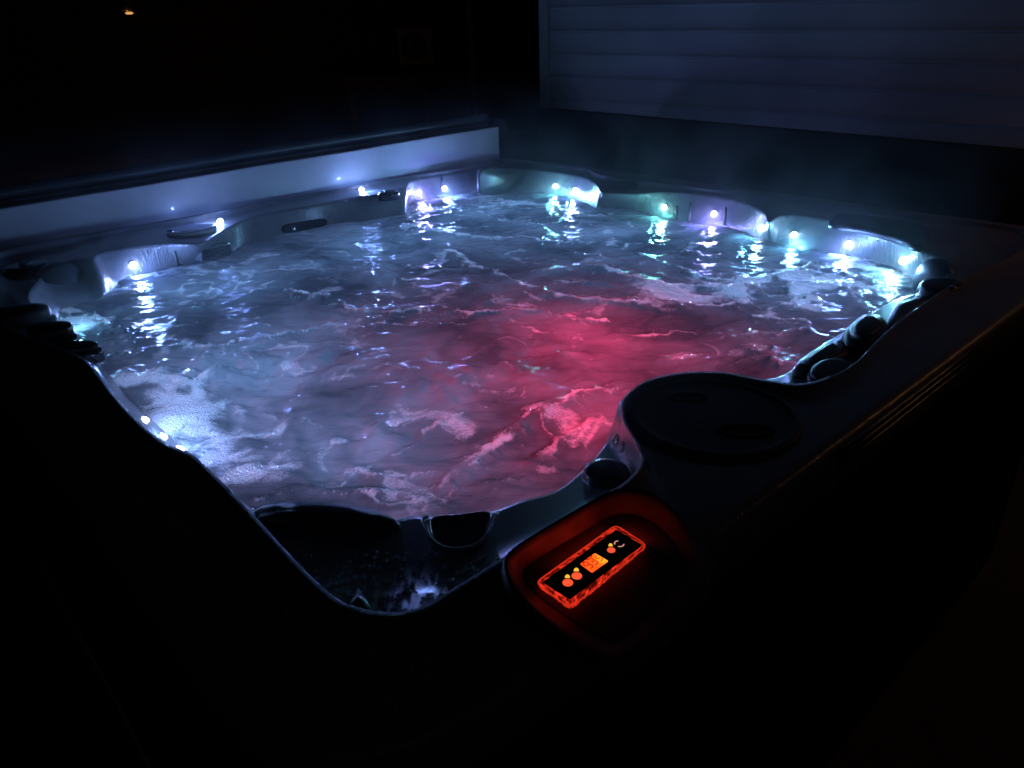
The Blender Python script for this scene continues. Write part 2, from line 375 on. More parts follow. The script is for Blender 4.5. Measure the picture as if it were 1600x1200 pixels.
# ------------------------------------------------------------------ fittings on the shell
def wp(px, zz, dz=0): 
    q = W(px, zz); return Vector((q[0], q[1], q[2]+dz))
def Wy(p, y):       # point of the vertical plane y=const
    d = RM @ np.array([p[0]-800.0, 600.0-p[1], -F]); t = (y-CP[1])/d[1]; q = CP+d*t; return Vector(q.tolist())
def Wx(p, x):
    d = RM @ np.array([p[0]-800.0, 600.0-p[1], -F]); t = (x-CP[0])/d[0]; q = CP+d*t; return Vector(q.tolist())

# LEDs: pixel, colour, power, facing
blue, teal, vio, wht = (.19,.34,1), (.15,.50,.82), (.27,.24,1), (.26,.46,1)
LED = [((670,303),vio,1.,(.15,-1,0)), ((708,297),blue,1.,(0,-1,0)), ((865,292),(.14,.60,.70),1.,(-1,-.3,0)), ((897,298),blue,1.,(-1,-.15,0)),
       ((1031,325),(.11,.58,.55),.85,(-1,.1,0)), ((1103,338),vio,1.,(-1,0,0)), ((1187,357),teal,.8,(-1,.5,0)), ((1240,368),teal,1.,(-1,-.35,0)),
       ((1328,381),blue,1.1,(-1,0,0)), ((1410,408),(.18,.56,.85),1.1,(-1,.35,0)), ((207,414),blue,1.,(.2,-1,0)),
       ((228,658),wht,.20,(1,.05,0)), ((257,684),wht,.20,(1,.05,0)), ((286,703),blue,.09,(1,0,0)), ((86,500),teal,.35,(1,-.2,0))]
led_pos = []
def hitpx(px):
    d = Vector((RM @ np.array([px[0]-800.0, 600.0-px[1], -F])).tolist()).normalized(); h = bv.ray_cast(Vector(CP.tolist()), d)
    return (h[0], h[1]) if h[0] is not None else None

PW = 1.95
def led(pos, n, col, pw):
    n = Vector(n).normalized()
    bz = lathe('led_light', pos - n*.014, n, [(.012, 0), (.0125, .004), (.0115, .0065), (.009, .007)], M_chrome, root, 20)
    if 'l' not in led.__dict__: led.l = {}
    key = tuple(round(c, 2) for c in col)
    if key not in led.l: led.l[key] = emis('led_lens_glow', tuple(.55*c+.45 for c in col), 60)
    lathe('lens', pos - n*.006, n, [(.0088, 0), (.0085, .004), (.0062, .008), (.002, .010)], led.l[key], bz, 16)
    ld = bpy.data.lights.new('led_lamp', 'SPOT'); ld.energy = pw*PW; ld.color = col; ld.spot_size = math.radians(172); ld.spot_blend = .5; ld.shadow_soft_size = .007
    lo = bpy.data.objects.new('led_lamp', ld); COL.objects.link(lo); lo.location = pos + n*.009
    lo.rotation_euler = (-n).to_track_quat('Z', 'Y').to_euler()
    attach(lo, bz)
    ld = bpy.data.lights.new('led_spill', 'POINT'); ld.energy = .34*pw; ld.color = col; ld.shadow_soft_size = .004
    lo = bpy.data.objects.new('led_spill', ld); COL.objects.link(lo); lo.location = pos + n*.05 + Vector((0,0,.006)); attach(lo, bz)
    led_pos.append((pos, n))
for px, col, pw, n in LED:
    q = wp(px, -.058)
    # seat the lens on the modelled wall: cast from inside
    nn = Vector(n).normalized(); h = bv.ray_cast(q + nn*.25, -nn, .45)
    if h[0] is not None: q = h[0] + nn*(-.003 if 200 < px[0] < 300 and px[1] > 600 else .005)
    led(q, n, col, pw)
for px in ((343,347), (565,297)):      # two shining down-and-out from the ledge
    q = wp(px, -.012); nn = Vector((-.5 if px[0] < 400 else .1, -.7, .6)).normalized()
    hq = hitpx(px); q = hq[0] if hq else q
    led(q + Vector((0, -.004, .004)), nn, blue, 1.0)

# round filter lid
lc = Vector(W((1115, 647), .004)); lr = .5*((Vector(W((985,645), .004)) - Vector(W((1245,645), .004))).length)
lid = lathe('filter_lid', (lc.x, lc.y, .0), (0,0,1), [(lr*1.02, -.01), (lr*1.02, .001), (lr, .004), (lr*.95, .006), (lr*.92, .0035), (lr*.86, .0025), (lr*.5, .0035), (lr*.05, .004)], M_lid, root, 72)
for px, r_ in (((1075, 620), .020), ((1165, 672), .026)):
    q = wp(px, .005); lathe('finger_recess', (q.x, q.y, .0035), (0,0,1), [(r_, 0), (r_, .0018), (r_*.9, .0020), (r_*.8, .0008)], M_ovl0, lid, 24, sx=1.5, sy=.7, t=(1,-1,0))

# knobs
def knob(name, c, r, hgt, mat, n=(0,0,1), sx=1, sy=1, t=(1,0,0), par=root):
    k = lathe(name, c, n, [(r*1.12, -.02), (r*1.12, .003), (r*1.02, .006), (r*.98, .007), (r, hgt*.75), (r*.93, hgt*.95), (r*.7, hgt), (r*.1, hgt*1.02)], mat, par, 36, sx, sy, t)
    return k
q = wp((948,742), -.04); kn = knob('diverter_knob', (q.x, q.y, -.052), .031, .022, M_black)
lathe('knob_band', (q.x, q.y, -.046), (0,0,1), [(.0325, 0), (.0325, .0035), (.0318, .0042)], M_chrome, kn, 36)
q = wp((1300,576), -.02); knob('diverter_knob', (q.x, q.y, -.03), .042, .012, M_pillow, sx=1.25, sy=.7, t=(1,.1,0))
q = wp((1470,452), -.01); kn = knob('diverter_knob', (q.x, q.y, -.03), .045, .034, M_pillow, sx=1.2, sy=.85)
lathe('indicator', (q.x-.015, q.y-.025, .003), (0,0,1), [(.008, 0), (.008, .002), (.004, .003)], M_chrome, kn, 16)
q = wp((968,284), -.005); knob('air_control', (q.x, q.y, -.014), .045, .018, M_black, sx=1.5, sy=.75, t=(.1,-1,0))
q = wp((607,300), -.008); kn = knob('air_control', (q.x, q.y, -.014), .034, .010, M_black, sx=1.1, sy=.8)
lathe('center_cap', (q.x, q.y-.003, -.005), (0,0,1), [(.017, 0), (.017, .004), (.012, .006)], M_grey, kn, 20)
q = wp((42,418), -.01); kn = knob('diverter_knob', (q.x, q.y, -.014), .05, .012, M_black)
lathe('center_cap', (q.x, q.y, -.003), (0,0,1), [(.016, 0), (.016, .006), (.010, .009)], M_grey, kn, 20)
# left control pod: two fat black diverters and their raised base
q = wp((28,497), .0); knob('diverter_knob', (q.x, q.y, -.01), .047, .030, M_grey, sx=1.35, sy=.9, t=(1,-.6,0))
q = wp((78,515), .0); knob('diverter_knob', (q.x, q.y, -.02), .034, .030, M_black, sx=1.25, sy=.85, t=(1,-.7,0))
q = wp((120,542), -.02); knob('diverter_knob', (q.x, q.y, -.03), .030, .016, M_black, sx=1.35, sy=.8, t=(1,-.8,0))

# pillows
def pil(name, pxs, zs, thick, mat, bevel=.008, dome=.006, n=4):
    pts = [Vector(W(p_, zs[i] if isinstance(zs, (list, tuple)) else zs)) for i, p_ in enumerate(pxs)]
    return slab(name, smoothpoly(pts, n), thick, mat, root, bevel=bevel, dome=dome)
pil('headrest_pillow', [(404,781),(480,779),(560,786),(606,796),(624,806),(604,818),(585,824),(500,815),(406,806),(398,796)], -.012, .045, M_pillow, .012, .002, 4)
pil('seat_insert', [(675,806),(720,801),(766,797),(764,820),(752,842),(728,853),(700,853),(680,842),(672,825)], -.018, .05, M_black, .004, -.003)
# raised wet rim of that insert
tube('insert_rim', smoothpoly([wp(p_, -.015) for p_ in [(669,806),(667,826),(674,842),(692,855),(716,858),(742,852),(760,838),(768,820),(771,797)]], 4)[:-4], .0022, M_ac, root, 8)
pil('headrest_pillow', [(1318,516),(1330,500),(1348,488),(1370,487),(1386,494),(1392,508),(1380,530),(1352,542),(1325,535)], -.012, .05, M_pillow, .014, .010)
pil('armrest_pad', [(1240,572),(1256,556),(1300,528),(1316,524),(1326,534),(1330,548),(1300,562),(1262,578)], -.022, .04, M_lid, .01, .002)
pil('headrest_pillow', [(1398,478),(1412,468),(1445,459),(1452,463),(1448,470),(1400,506),(1388,512),(1386,500)], -.012, .03, M_lid, .006, .002)
def onshell(name, pxs_, lift, thick, mat, bevel=.003, dome=.002, n=3):
    hs = [hitpx(p_) for p_ in pxs_]; nn = Vector((0,0,0))
    for h in hs: nn += h[1] if h[1].dot(Vector(CP.tolist())-h[0]) > 0 else -h[1]
    nn.normalize(); c_ = sum((h[0] for h in hs), Vector())/len(hs); o_ = Vector(CP.tolist()); pts = []
    top = max((h[0]-c_).dot(nn) for h in hs); pl = c_ + nn*(top*.5+lift)
    for p_ in pxs_:
        d = Vector((RM @ np.array([p_[0]-800.0, 600.0-p_[1], -F])).tolist()); pts.append(o_ + d*((pl-o_).dot(nn)/d.dot(nn)))
    return slab(name, smoothpoly(pts, n), thick, mat, root, bevel=bevel, dome=dome, n=nn), pts, nn
def wallpad(name, pxs_, plane, val, depth, nrm, mat, par=root, bevel=.008, dome=.006, n=4):
    fn = Wy if plane == 'y' else Wx
    pts = smoothpoly([fn(p_, val) for p_ in pxs_], n)
    return slab(name, pts, depth, mat, par, bevel=bevel, dome=dome, n=nrm)
wallpad('headrest_pillow', [(750,267),(770,263),(805,263),(826,267),(829,285),(826,302),(790,304),(752,304),(747,288)], 'y', 1.855, .05, (-.55,-.83,0.05), M_tealpillow, dome=.012)
# right corner pillow, seen edge-on
c_ = wp((1442,425), -.035)
lathe('headrest_pillow', c_ + Vector((.03,-.02,-.03)), (-1,.75,.1), [(.055, -.02), (.062, -.005), (.060, .012), (.048, .022), (.02, .027)], M_tealpillow, root, 36, sx=1.0, sy=.95)
c_ = wp((1436,448), -.06)
lathe('headrest_pillow', c_ + Vector((.02,-.02,-.02)), (-1,.75,.1), [(.035, -.02), (.038, -.005), (.036, .010), (.028, .018), (.01, .022)], M_tealpillow, root, 30)
# left corner pillow
c_ = wp((122,440), -.05)
lathe('headrest_pillow', c_ + Vector((-.03,.02,-.03)), (.6,-.8,.35), [(.085, -.03), (.092, -.01), (.09, .008), (.07, .02), (.03, .026)], M_tealpillow, root, 40, sx=1.1, sy=.9)
# dark headrest hanging over the right bay
pil('headrest_pillow', [(1296,348),(1312,333),(1360,336),(1420,343),(1452,356),(1440,384),(1395,369),(1340,354)], .002, .016, M_pillow, .006, .004)
# grip slot, filter grate, drink-holder on the lounge block
gs_, pts, nn = onshell('grip_slot', [(441,357),(447,351),(475,346),(500,342),(511,343),(512,350),(500,355),(475,360),(450,364),(442,363)], .006, .02, M_ovl0, .003, -.002)
for px in ((458,357),(497,349)):
    h = hitpx(px); lathe('slot_jet', h[0]+nn*.004, nn, [(.008, 0), (.008, .004), (.004, .005)], M_chrome, gs_, 14)
g, pts, nn = onshell('skimmer_grate', [(317,389),(337,383),(358,380),(361,381),(363,390),(362,398),(340,404),(320,409),(317,408),(316,398)], .006, .03, M_grey, .003, .001, 2)
for k in range(5):
    tube('grate_bar', [pts[0].lerp(pts[8], .15+.17*k)+nn*.0015, pts[3].lerp(pts[7], .15+.17*k)+nn*.0015], .0015, M_black, g, 6)
q = wp((300,362), -.012); cup = lathe('cup_holder', (q.x, q.y, -.018), (0,0,1), [(.058, 0), (.06, .011), (.056, .018), (.050, .017), (.044, .010), (.02, .006)], M_vinyl, root, 40, sx=1.25, sy=.9, t=(1,0,0))
lathe('valve_button', (W((267,366),-.01)[0], W((267,366),-.01)[1], -.006), (0,0,1), [(.010, 0), (.010, .006), (.006, .009)], M_chrome, root, 16)
for p0, p1 in (((1057,322),(1056,343)), ((1079,318),(1077,345)), ((1134,325),(1132,352)), ((1375,362),(1372,378)), ((272,392),(278,414)), ((690,278),(689,300))):
    h0, h1 = hitpx(p0), hitpx(p1)
    if h0 and h1: tube('wall_rib', [h0[0], h0[0].lerp(h1[0], .5), h1[0]], .0045, M_ac, root, 8)
# jets on the pod wall
for k, px in enumerate([(952,676),(962,688),(972,698)]):
    q = wp(px, -.03); hj = hitpx(px); lathe('jet', hj[0], hj[1] if hj[1].z > 0 else -hj[1], [(.009, -.004), (.0095, .0012), (.007, .0016), (.005, 0)], M_black, root, 16)
# little rain-lip fillets at the near corner
for a_, b_, c2 in (((540,952),(560,918),(582,952)), ((668,955),(697,915),(706,932))):
    P3 = [wp(a_, -.004), wp(b_, -.012), wp(c2, -.004), wp(((a_[0]+c2[0])/2, (a_[1]+c2[1])/2+4), .002)]
    bm = bmesh.new(); vv = [bm.verts.new(q_) for q_ in P3]; lo_ = [bm.verts.new(q_ - Vector((0,0,.02))) for q_ in P3]
    tp = bm.verts.new(sum(P3, Vector())/4 + Vector((0,0,.010)))
    for k in range(4):
        bm.faces.new((vv[k], vv[(k+1)%4], tp)); bm.faces.new((lo_[k], lo_[(k+1)%4], vv[(k+1)%4], vv[k]))
    o = from_bm('corner_fillet', bm, M_ac, root, True)

# ------------------------------------------------------------------ topside control
pod_o = [(786,905),(800,878),(870,832),(950,787),(985,780),(1020,788),(1065,815),(1108,872),(1106,905),(1068,960),(985,1030),(940,1034),(850,986),(800,945)]
pod_i = [(806,903),(820,883),(880,846),(950,806),(980,800),(1010,806),(1048,832),(1082,880),(1080,900),(1044,948),(975,1008),(940,1012),(865,968),(820,930)]
po = smoothpoly([Vector(W(q_, .0)) for q_ in pod_o], 6); pi_ = smoothpoly([Vector(W(q_, .0)) for q_ in pod_i], 6)
M_pod = pbr('pod_plastic', (.10, .10, .105), .5, coat=0, noise=(26, .55), bump=(220, .25, .001))
vs = []; n_ = len(po); cen = sum(pi_, Vector())/n_
lay = [[z(lerp(cen, v, 1.06), -.012) for v in po], [z(lerp(cen, v, 1.02), .002) for v in po], [z(v, .012) for v in po],
       [z(lerp(v, w_, .25), .017) for v, w_ in zip(po, pi_)], [z(lerp(v, w_, .65), .010) for v, w_ in zip(po, pi_)], [z(w_, .0005) for w_ in pi_],
       [z(lerp(w_, cen, .1), -.0005) for w_ in pi_], [z(lerp(w_, cen, .5), -.0005) for w_ in pi_]]
def pz(v): f_ = min(1, max(.10, .55+(v.y-cen.y)/.09)); return Vector((v.x, v.y, .003+(v.z*f_ if v.z > 0 else v.z)))
lay = [[pz(v) for v in r] for r in lay]
for r in lay: vs += r
fs = [(a*n_+k, a*n_+(k+1)%n_, (a+1)*n_+(k+1)%n_, (a+1)*n_+k) for a in range(len(lay)-1) for k in range(n_)]
panel = mesh('control_panel', vs, fs, M_pod, root)
fl_ = [v + Vector((0,0,.0008)) for v in lay[-2]]
bm = bmesh.new(); bm.faces.new([bm.verts.new(v) for v in fl_]); from_bm('pod_base', bm, pbr('pod_base_plastic', (.014, .014, .015), .6, bump=(160, .2, .001)), panel, False)
def quad_round(c4, r, n=5):
    """rounded quad from 4 corners"""
    out = []
    for i in range(4):
        p0, p1, p2 = c4[i-1], c4[i], c4[(i+1) % 4]
        a = p1 + (p0-p1).normalized()*r; b = p1 + (p2-p1).normalized()*r
        for k in range(n+1):
            t = k/n; out.append(a*(1-t)**2 + p1*2*t*(1-t) + b*t*t)
    return out
ZP = .016
bez_o = [Vector(W(q_, .004)) for q_ in [(837,913),(962,823),(1011,855),(891,953)]]
ov = [Vector(W(q_, ZP)) for q_ in [(848,909),(963,827),(1004,851),(890,936)]]
ovr = quad_round(ov, .003); bo = quad_round(bez_o, .008)
M_bez, nt, out = newmat('backlit_bezel'); L = nt.links
e = nd(nt, 'ShaderNodeEmission'); e.inputs['Color'].default_value = (1, .035, .012, 1)
g_ = nd(nt, 'ShaderNodeBsdfPrincipled'); g_.inputs['Base Color'].default_value = (.25, .02, .015, 1); g_.inputs['Roughness'].default_value = .15
tc = nd(nt, 'ShaderNodeTexCoord'); n1 = nd(nt, 'ShaderNodeTexNoise'); n1.inputs['Scale'].default_value = 130; n1.inputs['Detail'].default_value = 6; n1.inputs['Roughness'].default_value = .75
L.new(tc.outputs['Object'], n1.inputs['Vector']); rp = nd(nt, 'ShaderNodeMapRange'); rp.inputs['From Min'].default_value = .46; rp.inputs['From Max'].default_value = .72; rp.inputs['To Min'].default_value = .03; rp.inputs['To Max'].default_value = 1.5
L.new(n1.outputs['Fac'], rp.inputs['Value']); L.new(rp.outputs['Result'], e.inputs['Strength'])
ads = nd(nt, 'ShaderNodeAddShader'); L.new(e.outputs[0], ads.inputs[0]); L.new(g_.outputs[0], ads.inputs[1]); L.new(ads.outputs[0], out.inputs['Surface'])
M_bezg = emis('backlit_edge', (1, .04, .015), .45)
n_ = len(bo); vs = []
def inn(v, c_, k): return c_ + (v-c_)*k
cb = sum(bo, Vector())/n_; cv_ = sum(ovr, Vector())/n_
lay = [[z(v, .002) for v in bo], [z(v, .0055) for v in bo], [z(lerp(bo[i], ovr[i], .25), .009) for i in range(n_)], [z(lerp(bo[i], ovr[i], .8), .0125) for i in range(n_)], [z(inn(v, cv_, .995), ZP-.001) for v in ovr], [z(inn(v, cv_, .9), ZP-.0015) for v in ovr]]
for r in lay: vs += r
fs = [(a*n_+k, a*n_+(k+1)%n_, (a+1)*n_+(k+1)%n_, (a+1)*n_+k) for a in range(len(lay)-1) for k in range(n_)]
mesh('bezel', vs, fs, M_bez, panel)
# glowing outline tubes of the bezel's rim
ro = [z(v, .0062) for v in bo]; tube('light_pipe', ro + [ro[0]], .0009, M_bezg, panel, 6)
# black overlay
M_ovl = pbr('black_overlay', (.004, .004, .004), .5, spec=.15)
bm = bmesh.new(); a1 = [bm.verts.new(z(v, ZP-.001)) for v in ovr]; a2 = [bm.verts.new(z(inn(v, cv_, .99), ZP)) for v in ovr]
for k in range(n_): bm.faces.new((a1[k], a1[(k+1)%n_], a2[(k+1)%n_], a2[k]))
bm.faces.new(a2); from_bm('overlay', bm, M_ovl, panel, False)
ZQ = ZP+.0006
def flat(name, pts, mat, par, th=.0005):
    bm = bmesh.new(); t_ = [bm.verts.new(p_) for p_ in pts]; b_ = [bm.verts.new(p_ - Vector((0,0,th))) for p_ in pts]; n = len(pts)
    bm.faces.new(t_); 
    for k in range(n): bm.faces.new((b_[k], b_[(k+1)%n], t_[(k+1)%n], t_[k]))
    return from_bm(name, bm, mat, par, False)
M_lcd, nt, out = newmat('lcd_backlight'); L = nt.links; tc = nd(nt, 'ShaderNodeTexCoord'); e = nd(nt, 'ShaderNodeEmission')
gr = nd(nt, 'ShaderNodeVectorMath', operation='DISTANCE'); gr.inputs[1].default_value = (.014, -.003, 0); L.new(tc.outputs['Object'], gr.inputs[0])
rr_ = nd(nt, 'ShaderNodeValToRGB'); rr_.color_ramp.elements[0].position = .004; rr_.color_ramp.elements[0].color = (1, .38, .02, 1)
rr_.color_ramp.elements[1].position = .014; rr_.color_ramp.elements[1].color = (1, .09, .008, 1)
L.new(gr.outputs['Value'], rr_.inputs['Fac']); L.new(rr_.outputs['Color'], e.inputs['Color']); e.inputs['Strength'].default_value = 1.05; L.new(e.outputs[0], out.inputs['Surface'])
lcd = [Vector(W(q_, ZQ)) for q_ in [(906.5,881),(929.5,864),(950.5,876.5),(925,894.5)]]
disp = flat('display', quad_round(lcd, .0012, 2), M_lcd, panel)
M_dig = pbr('lcd_segment', (.20, .01, .004), .5, emit=(.75, .02, .003), es=.55)
def seg7(ch, org, ux, uy, hh, ww):
    segs = {'a':((0,1),(1,1)),'b':((1,1),(1,.5)),'c':((1,.5),(1,0)),'d':((0,0),(1,0)),'e':((0,.5),(0,0)),'f':((0,1),(0,.5)),'g':((0,.5),(1,.5))}
    on = {'9':'abcdfg','3':'abcdg','5':'acdfg','F':'aefg'}[ch]; out = []
    for s_ in on:
        (x0,y0),(x1,y1) = segs[s_]; p0 = org + ux*(x0*ww) + uy*(y0*hh); p1 = org + ux*(x1*ww) + uy*(y1*hh)
        d = (p1-p0).normalized(); nrm = Vector((0,0,1)).cross(d); th = hh*.07
        p0 = p0 + d*th*.6; p1 = p1 - d*th*.6
        out.append([p0+nrm*th, p0-nrm*th, p1-nrm*th, p1+nrm*th])
    return out
ux = (lcd[1]-lcd[0]).normalized(); uy = (lcd[1]-lcd[2]).normalized()
bm = bmesh.new(); org = lcd[3] + ux*.0025 + uy*.0045
for k, ch in enumerate('935'):
    for qd in seg7(ch, org + ux*(k*.0082), ux, uy, .0105 if k < 2 else .008, .0052 if k < 2 else .0042):
        bm.faces.new([bm.verts.new(p_ + Vector((0,0,.0004))) for p_ in qd])
for k, (tx, ty) in enumerate(((.004,.0150),(.0095,.0150),(.016,.0150))):
    o_ = lcd[3] + ux*tx + uy*ty
    bm.faces.new([bm.verts.new(o_ + ux*a_ + uy*b_ + Vector((0,0,.0004))) for a_, b_ in ((0,0),(.003,0),(.003,.0016),(0,.0016))])
from_bm('digits', bm, M_dig, disp, False)
M_yel = emis('yellow_icon', (1, .50, .04), .85); M_redb = emis('red_button', (1, .10, .035), .75); M_ring = emis('pink_ring', (1, .45, .4), .55)
for (yx, yy_), (rx, ry) in (((886.6,900.5),(887.2,910)), ((900.5,890),(901.3,899.5)), ((954,851),(955,859.2))):
    c_ = Vector(W((rx, ry), ZQ)); small = .82 if rx > 940 else 1
    flat('button', [c_ + Vector((.0052*small*math.cos(a), .0052*small*math.sin(a), 0)) for a in [2*math.pi*k/20 for k in range(20)]], M_redb, panel)
    pts = [Vector(W((yx + 4.0*small*math.cos(a), yy_+2.0 - 5.0*small*math.sin(a)), ZQ)) for a in [math.pi*k/10 for k in range(11)]]
    flat('icon', pts, M_yel, panel)
c_ = Vector(W((967.5, 849.5), ZQ)); bm = bmesh.new()
for a0, a1_ in ((.9, 2.6), (3.6, 5.4)):
    for k in range(8):
        aa, ab = a0+(a1_-a0)*k/8, a0+(a1_-a0)*(k+1)/8
        bm.faces.new([bm.verts.new(c_ + Vector((r_*math.cos(x_), r_*math.sin(x_), 0))) for r_, x_ in ((.0042, aa), (.0055, aa), (.0055, ab), (.0042, ab))])
from_bm('power_ring', bm, M_ring, panel, False)
for pA, pB, e_ in (((872,878),(952,821),.011), ((970,818),(1010,842),.006)):
    a_, b_ = wp(pA, .011), wp(pB, .011); mid = (a_+b_)/2; ax = (b_-a_).normalized(); outw = Vector((-ax.y, ax.x, 0)); 
    if outw.dot(mid-cen) < 0: outw = -outw
    ld = bpy.data.lights.new('panel_glow', 'AREA'); ld.shape = 'RECTANGLE'; ld.size = (b_-a_).length; ld.size_y = .003; ld.energy = e_; ld.color = (1, .03, .01)
    lo = bpy.data.objects.new('panel_glow', ld); COL.objects.link(lo); nz = -(outw + Vector((0,0,.10))).normalized(); uy_ = nz.cross(ax).normalized()
    lo.matrix_world = Matrix([[ax.x, uy_.x, nz.x, 0],[ax.y, uy_.y, nz.y, 0],[ax.z, uy_.z, nz.z, 0],[0,0,0,1]]); lo.location = mid; attach(lo, panel)

# ------------------------------------------------------------------ water
def hashn(ix, iy, s):
    h_ = (ix*374761393 + iy*668265263 + s*974711) & 0xffffffff
    h_ = ((h_ ^ (h_ >> 13))*1274126177) & 0xffffffff; h_ = h_ ^ (h_ >> 16)
    return h_.astype(np.float64)/0xffffffff
def perlin(x, y, s=0):
    xi = np.floor(x).astype(np.int64); yi = np.floor(y).astype(np.int64); fx, fy = x-xi, y-yi
    def g(ix, iy, dx, dy):
        a = hashn(ix, iy, s)*2*np.pi; return np.cos(a)*dx + np.sin(a)*dy
    u_, v_ = fx*fx*fx*(fx*(fx*6-15)+10), fy*fy*fy*(fy*(fy*6-15)+10)
    return ((g(xi,yi,fx,fy)*(1-u_)+g(xi+1,yi,fx-1,fy)*u_)*(1-v_) + (g(xi,yi+1,fx,fy-1)*(1-u_)+g(xi+1,yi+1,fx-1,fy-1)*u_)*v_)*1.5
def fbm(x, y, s=0, o=4, g=.5):
    r_ = 0; a = 1
    for k in range(o): r_ = r_ + a*perlin(x*2**k, y*2**k, s+k*17); a *= g
    return r_
ZW = -.086
def dpoly(X, Y, pts):
    """distance to an open polyline"""
    D = np.full(X.shape, 9.); 
    for (ax, ay, *_), (bx, by, *_) in zip(pts[:-1], pts[1:]):
        dx, dy = bx-ax, by-ay; t = np.clip(((X-ax)*dx+(Y-ay)*dy)/(dx*dx+dy*dy+1e-12), 0, 1)
        D = np.minimum(D, np.hypot(X-ax-t*dx, Y-ay-t*dy))
    return D
def inpoly(X, Y, pts):
    c_ = np.zeros(X.shape, bool); j = len(pts)-1
    for i in range(len(pts)):
        xi, yi = pts[i][:2]; xj, yj = pts[j][:2]
        c_ ^= ((yi > Y) != (yj > Y)) & (X < (xj-xi)*(Y-yi)/((yj-yi) or 1e-12)+xi); j = i
    return c_
ST = .0045
gx = np.arange(-.02, 2.0, ST); gy = np.arange(0.0, 2.06, ST); X, Y = np.meshgrid(gx, gy, indexing='ij')
wx_ = X + .05*fbm(X*5, Y*5, 3, 3); wy_ = Y + .05*fbm(X*5+9, Y*5, 5, 3)
ca, sa = math.cos(.72), math.sin(.72); U = X*ca - Y*sa; V = X*sa + Y*ca         # V: away from camera
H = .0070*fbm(wx_*3, wy_*3, 11, 3) + .0026*fbm(U*8, V*15, 21, 3) + .0014*fbm(U*20, V*42, 31, 2) + .0016*fbm(wx_*16, wy_*16, 35, 3)
H += .004*(1-np.abs(perlin(wx_*5, wy_*5, 41)))**5
foam = np.zeros(X.shape); 
def strand(px, w=.010, a=1., hgt=.006, wob=.026):
    pts = [W(q_, ZW) for q_ in px]; sd = int(px[0][0]); mg = .16
    i0, i1 = [int(np.clip((v-gx[0])/ST, 0, len(gx))) for v in (min(q_[0] for q_ in pts)-mg, max(q_[0] for q_ in pts)+mg)]
    j0, j1 = [int(np.clip((v-gy[0])/ST, 0, len(gy))) for v in (min(q_[1] for q_ in pts)-mg, max(q_[1] for q_ in pts)+mg)]
    sl = (slice(i0, i1), slice(j0, j1)); X_, Y_, fo, hh_ = X[sl], Y[sl], foam[sl], H[sl]
    if X_.size == 0: return
    jx, jy = .006*fbm(X_*34, Y_*34, 301+sd, 3, .7), .006*fbm(X_*34+7, Y_*34, 307+sd, 3, .7)
    for k, (ww, aa, wb) in enumerate(((w*.75+.0015, a*1.1, wob*.8), (w*.5, a*.75, wob*1.9), (w*.4, a*.6, wob*2.8))):
        D = dpoly(X_ + jx + wb*fbm(X_*6, Y_*6, 61+sd+k, 5, .6), Y_ + jy + wb*fbm(X_*6+5, Y_*6, 67+sd+k, 5, .6), pts)
        br = np.clip((.74 if k == 0 else .5) + (1.1 if k == 0 else 1.4)*fbm(X_*11, Y_*11, 71+k, 4), 0, 1.3)
        fo = np.maximum(fo, aa*br*np.exp(-(D/ww)**2)); hh_ = hh_ + hgt*aa*(.5 if k else 1)*np.exp(-(D/(w*1.6))**2)
        if k == 0: fo = np.maximum(fo, .34*a*np.clip(.4+1.2*fbm(X_*14, Y_*14, 79, 4), 0, 1)*np.exp(-(D/(w*4.5))**2))
    foam[sl] = fo; H[sl] = hh_
strand([(440,455),(520,465),(560,483),(600,490),(680,485),(740,490),(800,484),(850,488),(900,497),(940,502)], .006, .95)
strand([(470,515),(540,500),(600,500),(700,496)], .005, .6)
strand([(690,395),(730,410),(770,425),(810,445),(840,452),(870,460),(930,470)], .010, .85)
strand([(630,350),(700,368),(780,372),(840,377),(880,378),(912,372)], .009, .8)
strand([(640,345),(700,335),(740,320)], .008, .8); strand([(790,395),(860,385),(905,380)], .006, .6)
strand([(850,423),(900,415),(950,418),(990,435),(1040,448),(1100,447),(1180,450)], .016, .95)
strand([(1000,400),(1050,415),(1120,438),(1170,440),(1230,432),(1280,415)], .007, .9)
strand([(177,555),(230,556),(280,545),(327,545),(393,533),(431,528),(502,515)], .006, .9)
strand([(130,455),(160,440),(200,436),(260,425),(340,410)], .012, .8); strand([(150,490),(180,505),(205,537)], .006, .9)
strand([(300,485),(360,470),(430,440),(470,420)], .006, .6); strand([(560,560),(620,545),(690,540)], .004, .4)
strand([(700,765),(730,735),(770,705),(810,672),(850,645)], .011, .75, .009)
strand([(850,655),(890,632),(930,612),(975,592)], .006, .7, .006); strand([(620,700),(650,680),(690,655),(720,650)], .007, .5)
strand([(840,710),(880,690),(940,655)], .006, .5, .008); strand([(560,730),(640,745),(700,738)], .008, .5)
strand([(780,560),(840,600),(900,590)], .005, .35); strand([(1040,560),(1075,552),(1100,550)], .008, .6)
strand([(935,472),(1000,474),(1080,478),(1135,478)], .010, .95)
strand([(1180,497),(1210,502),(1240,497)], .008, .9); strand([(1165,545),(1185,555),(1210,545),(1205,535)], .006, .8); strand([(1160,530),(1200,520),(1250,513)], .006, .7)
strand([(1205,562),(1225,570),(1240,572)], .010, .8); strand([(870,440),(940,447),(1000,458)], .008, .7); strand([(820,458),(860,470),(900,490)],.006,.6)
strand([(395,772),(470,765),(560,762),(620,770)], .006, .6)
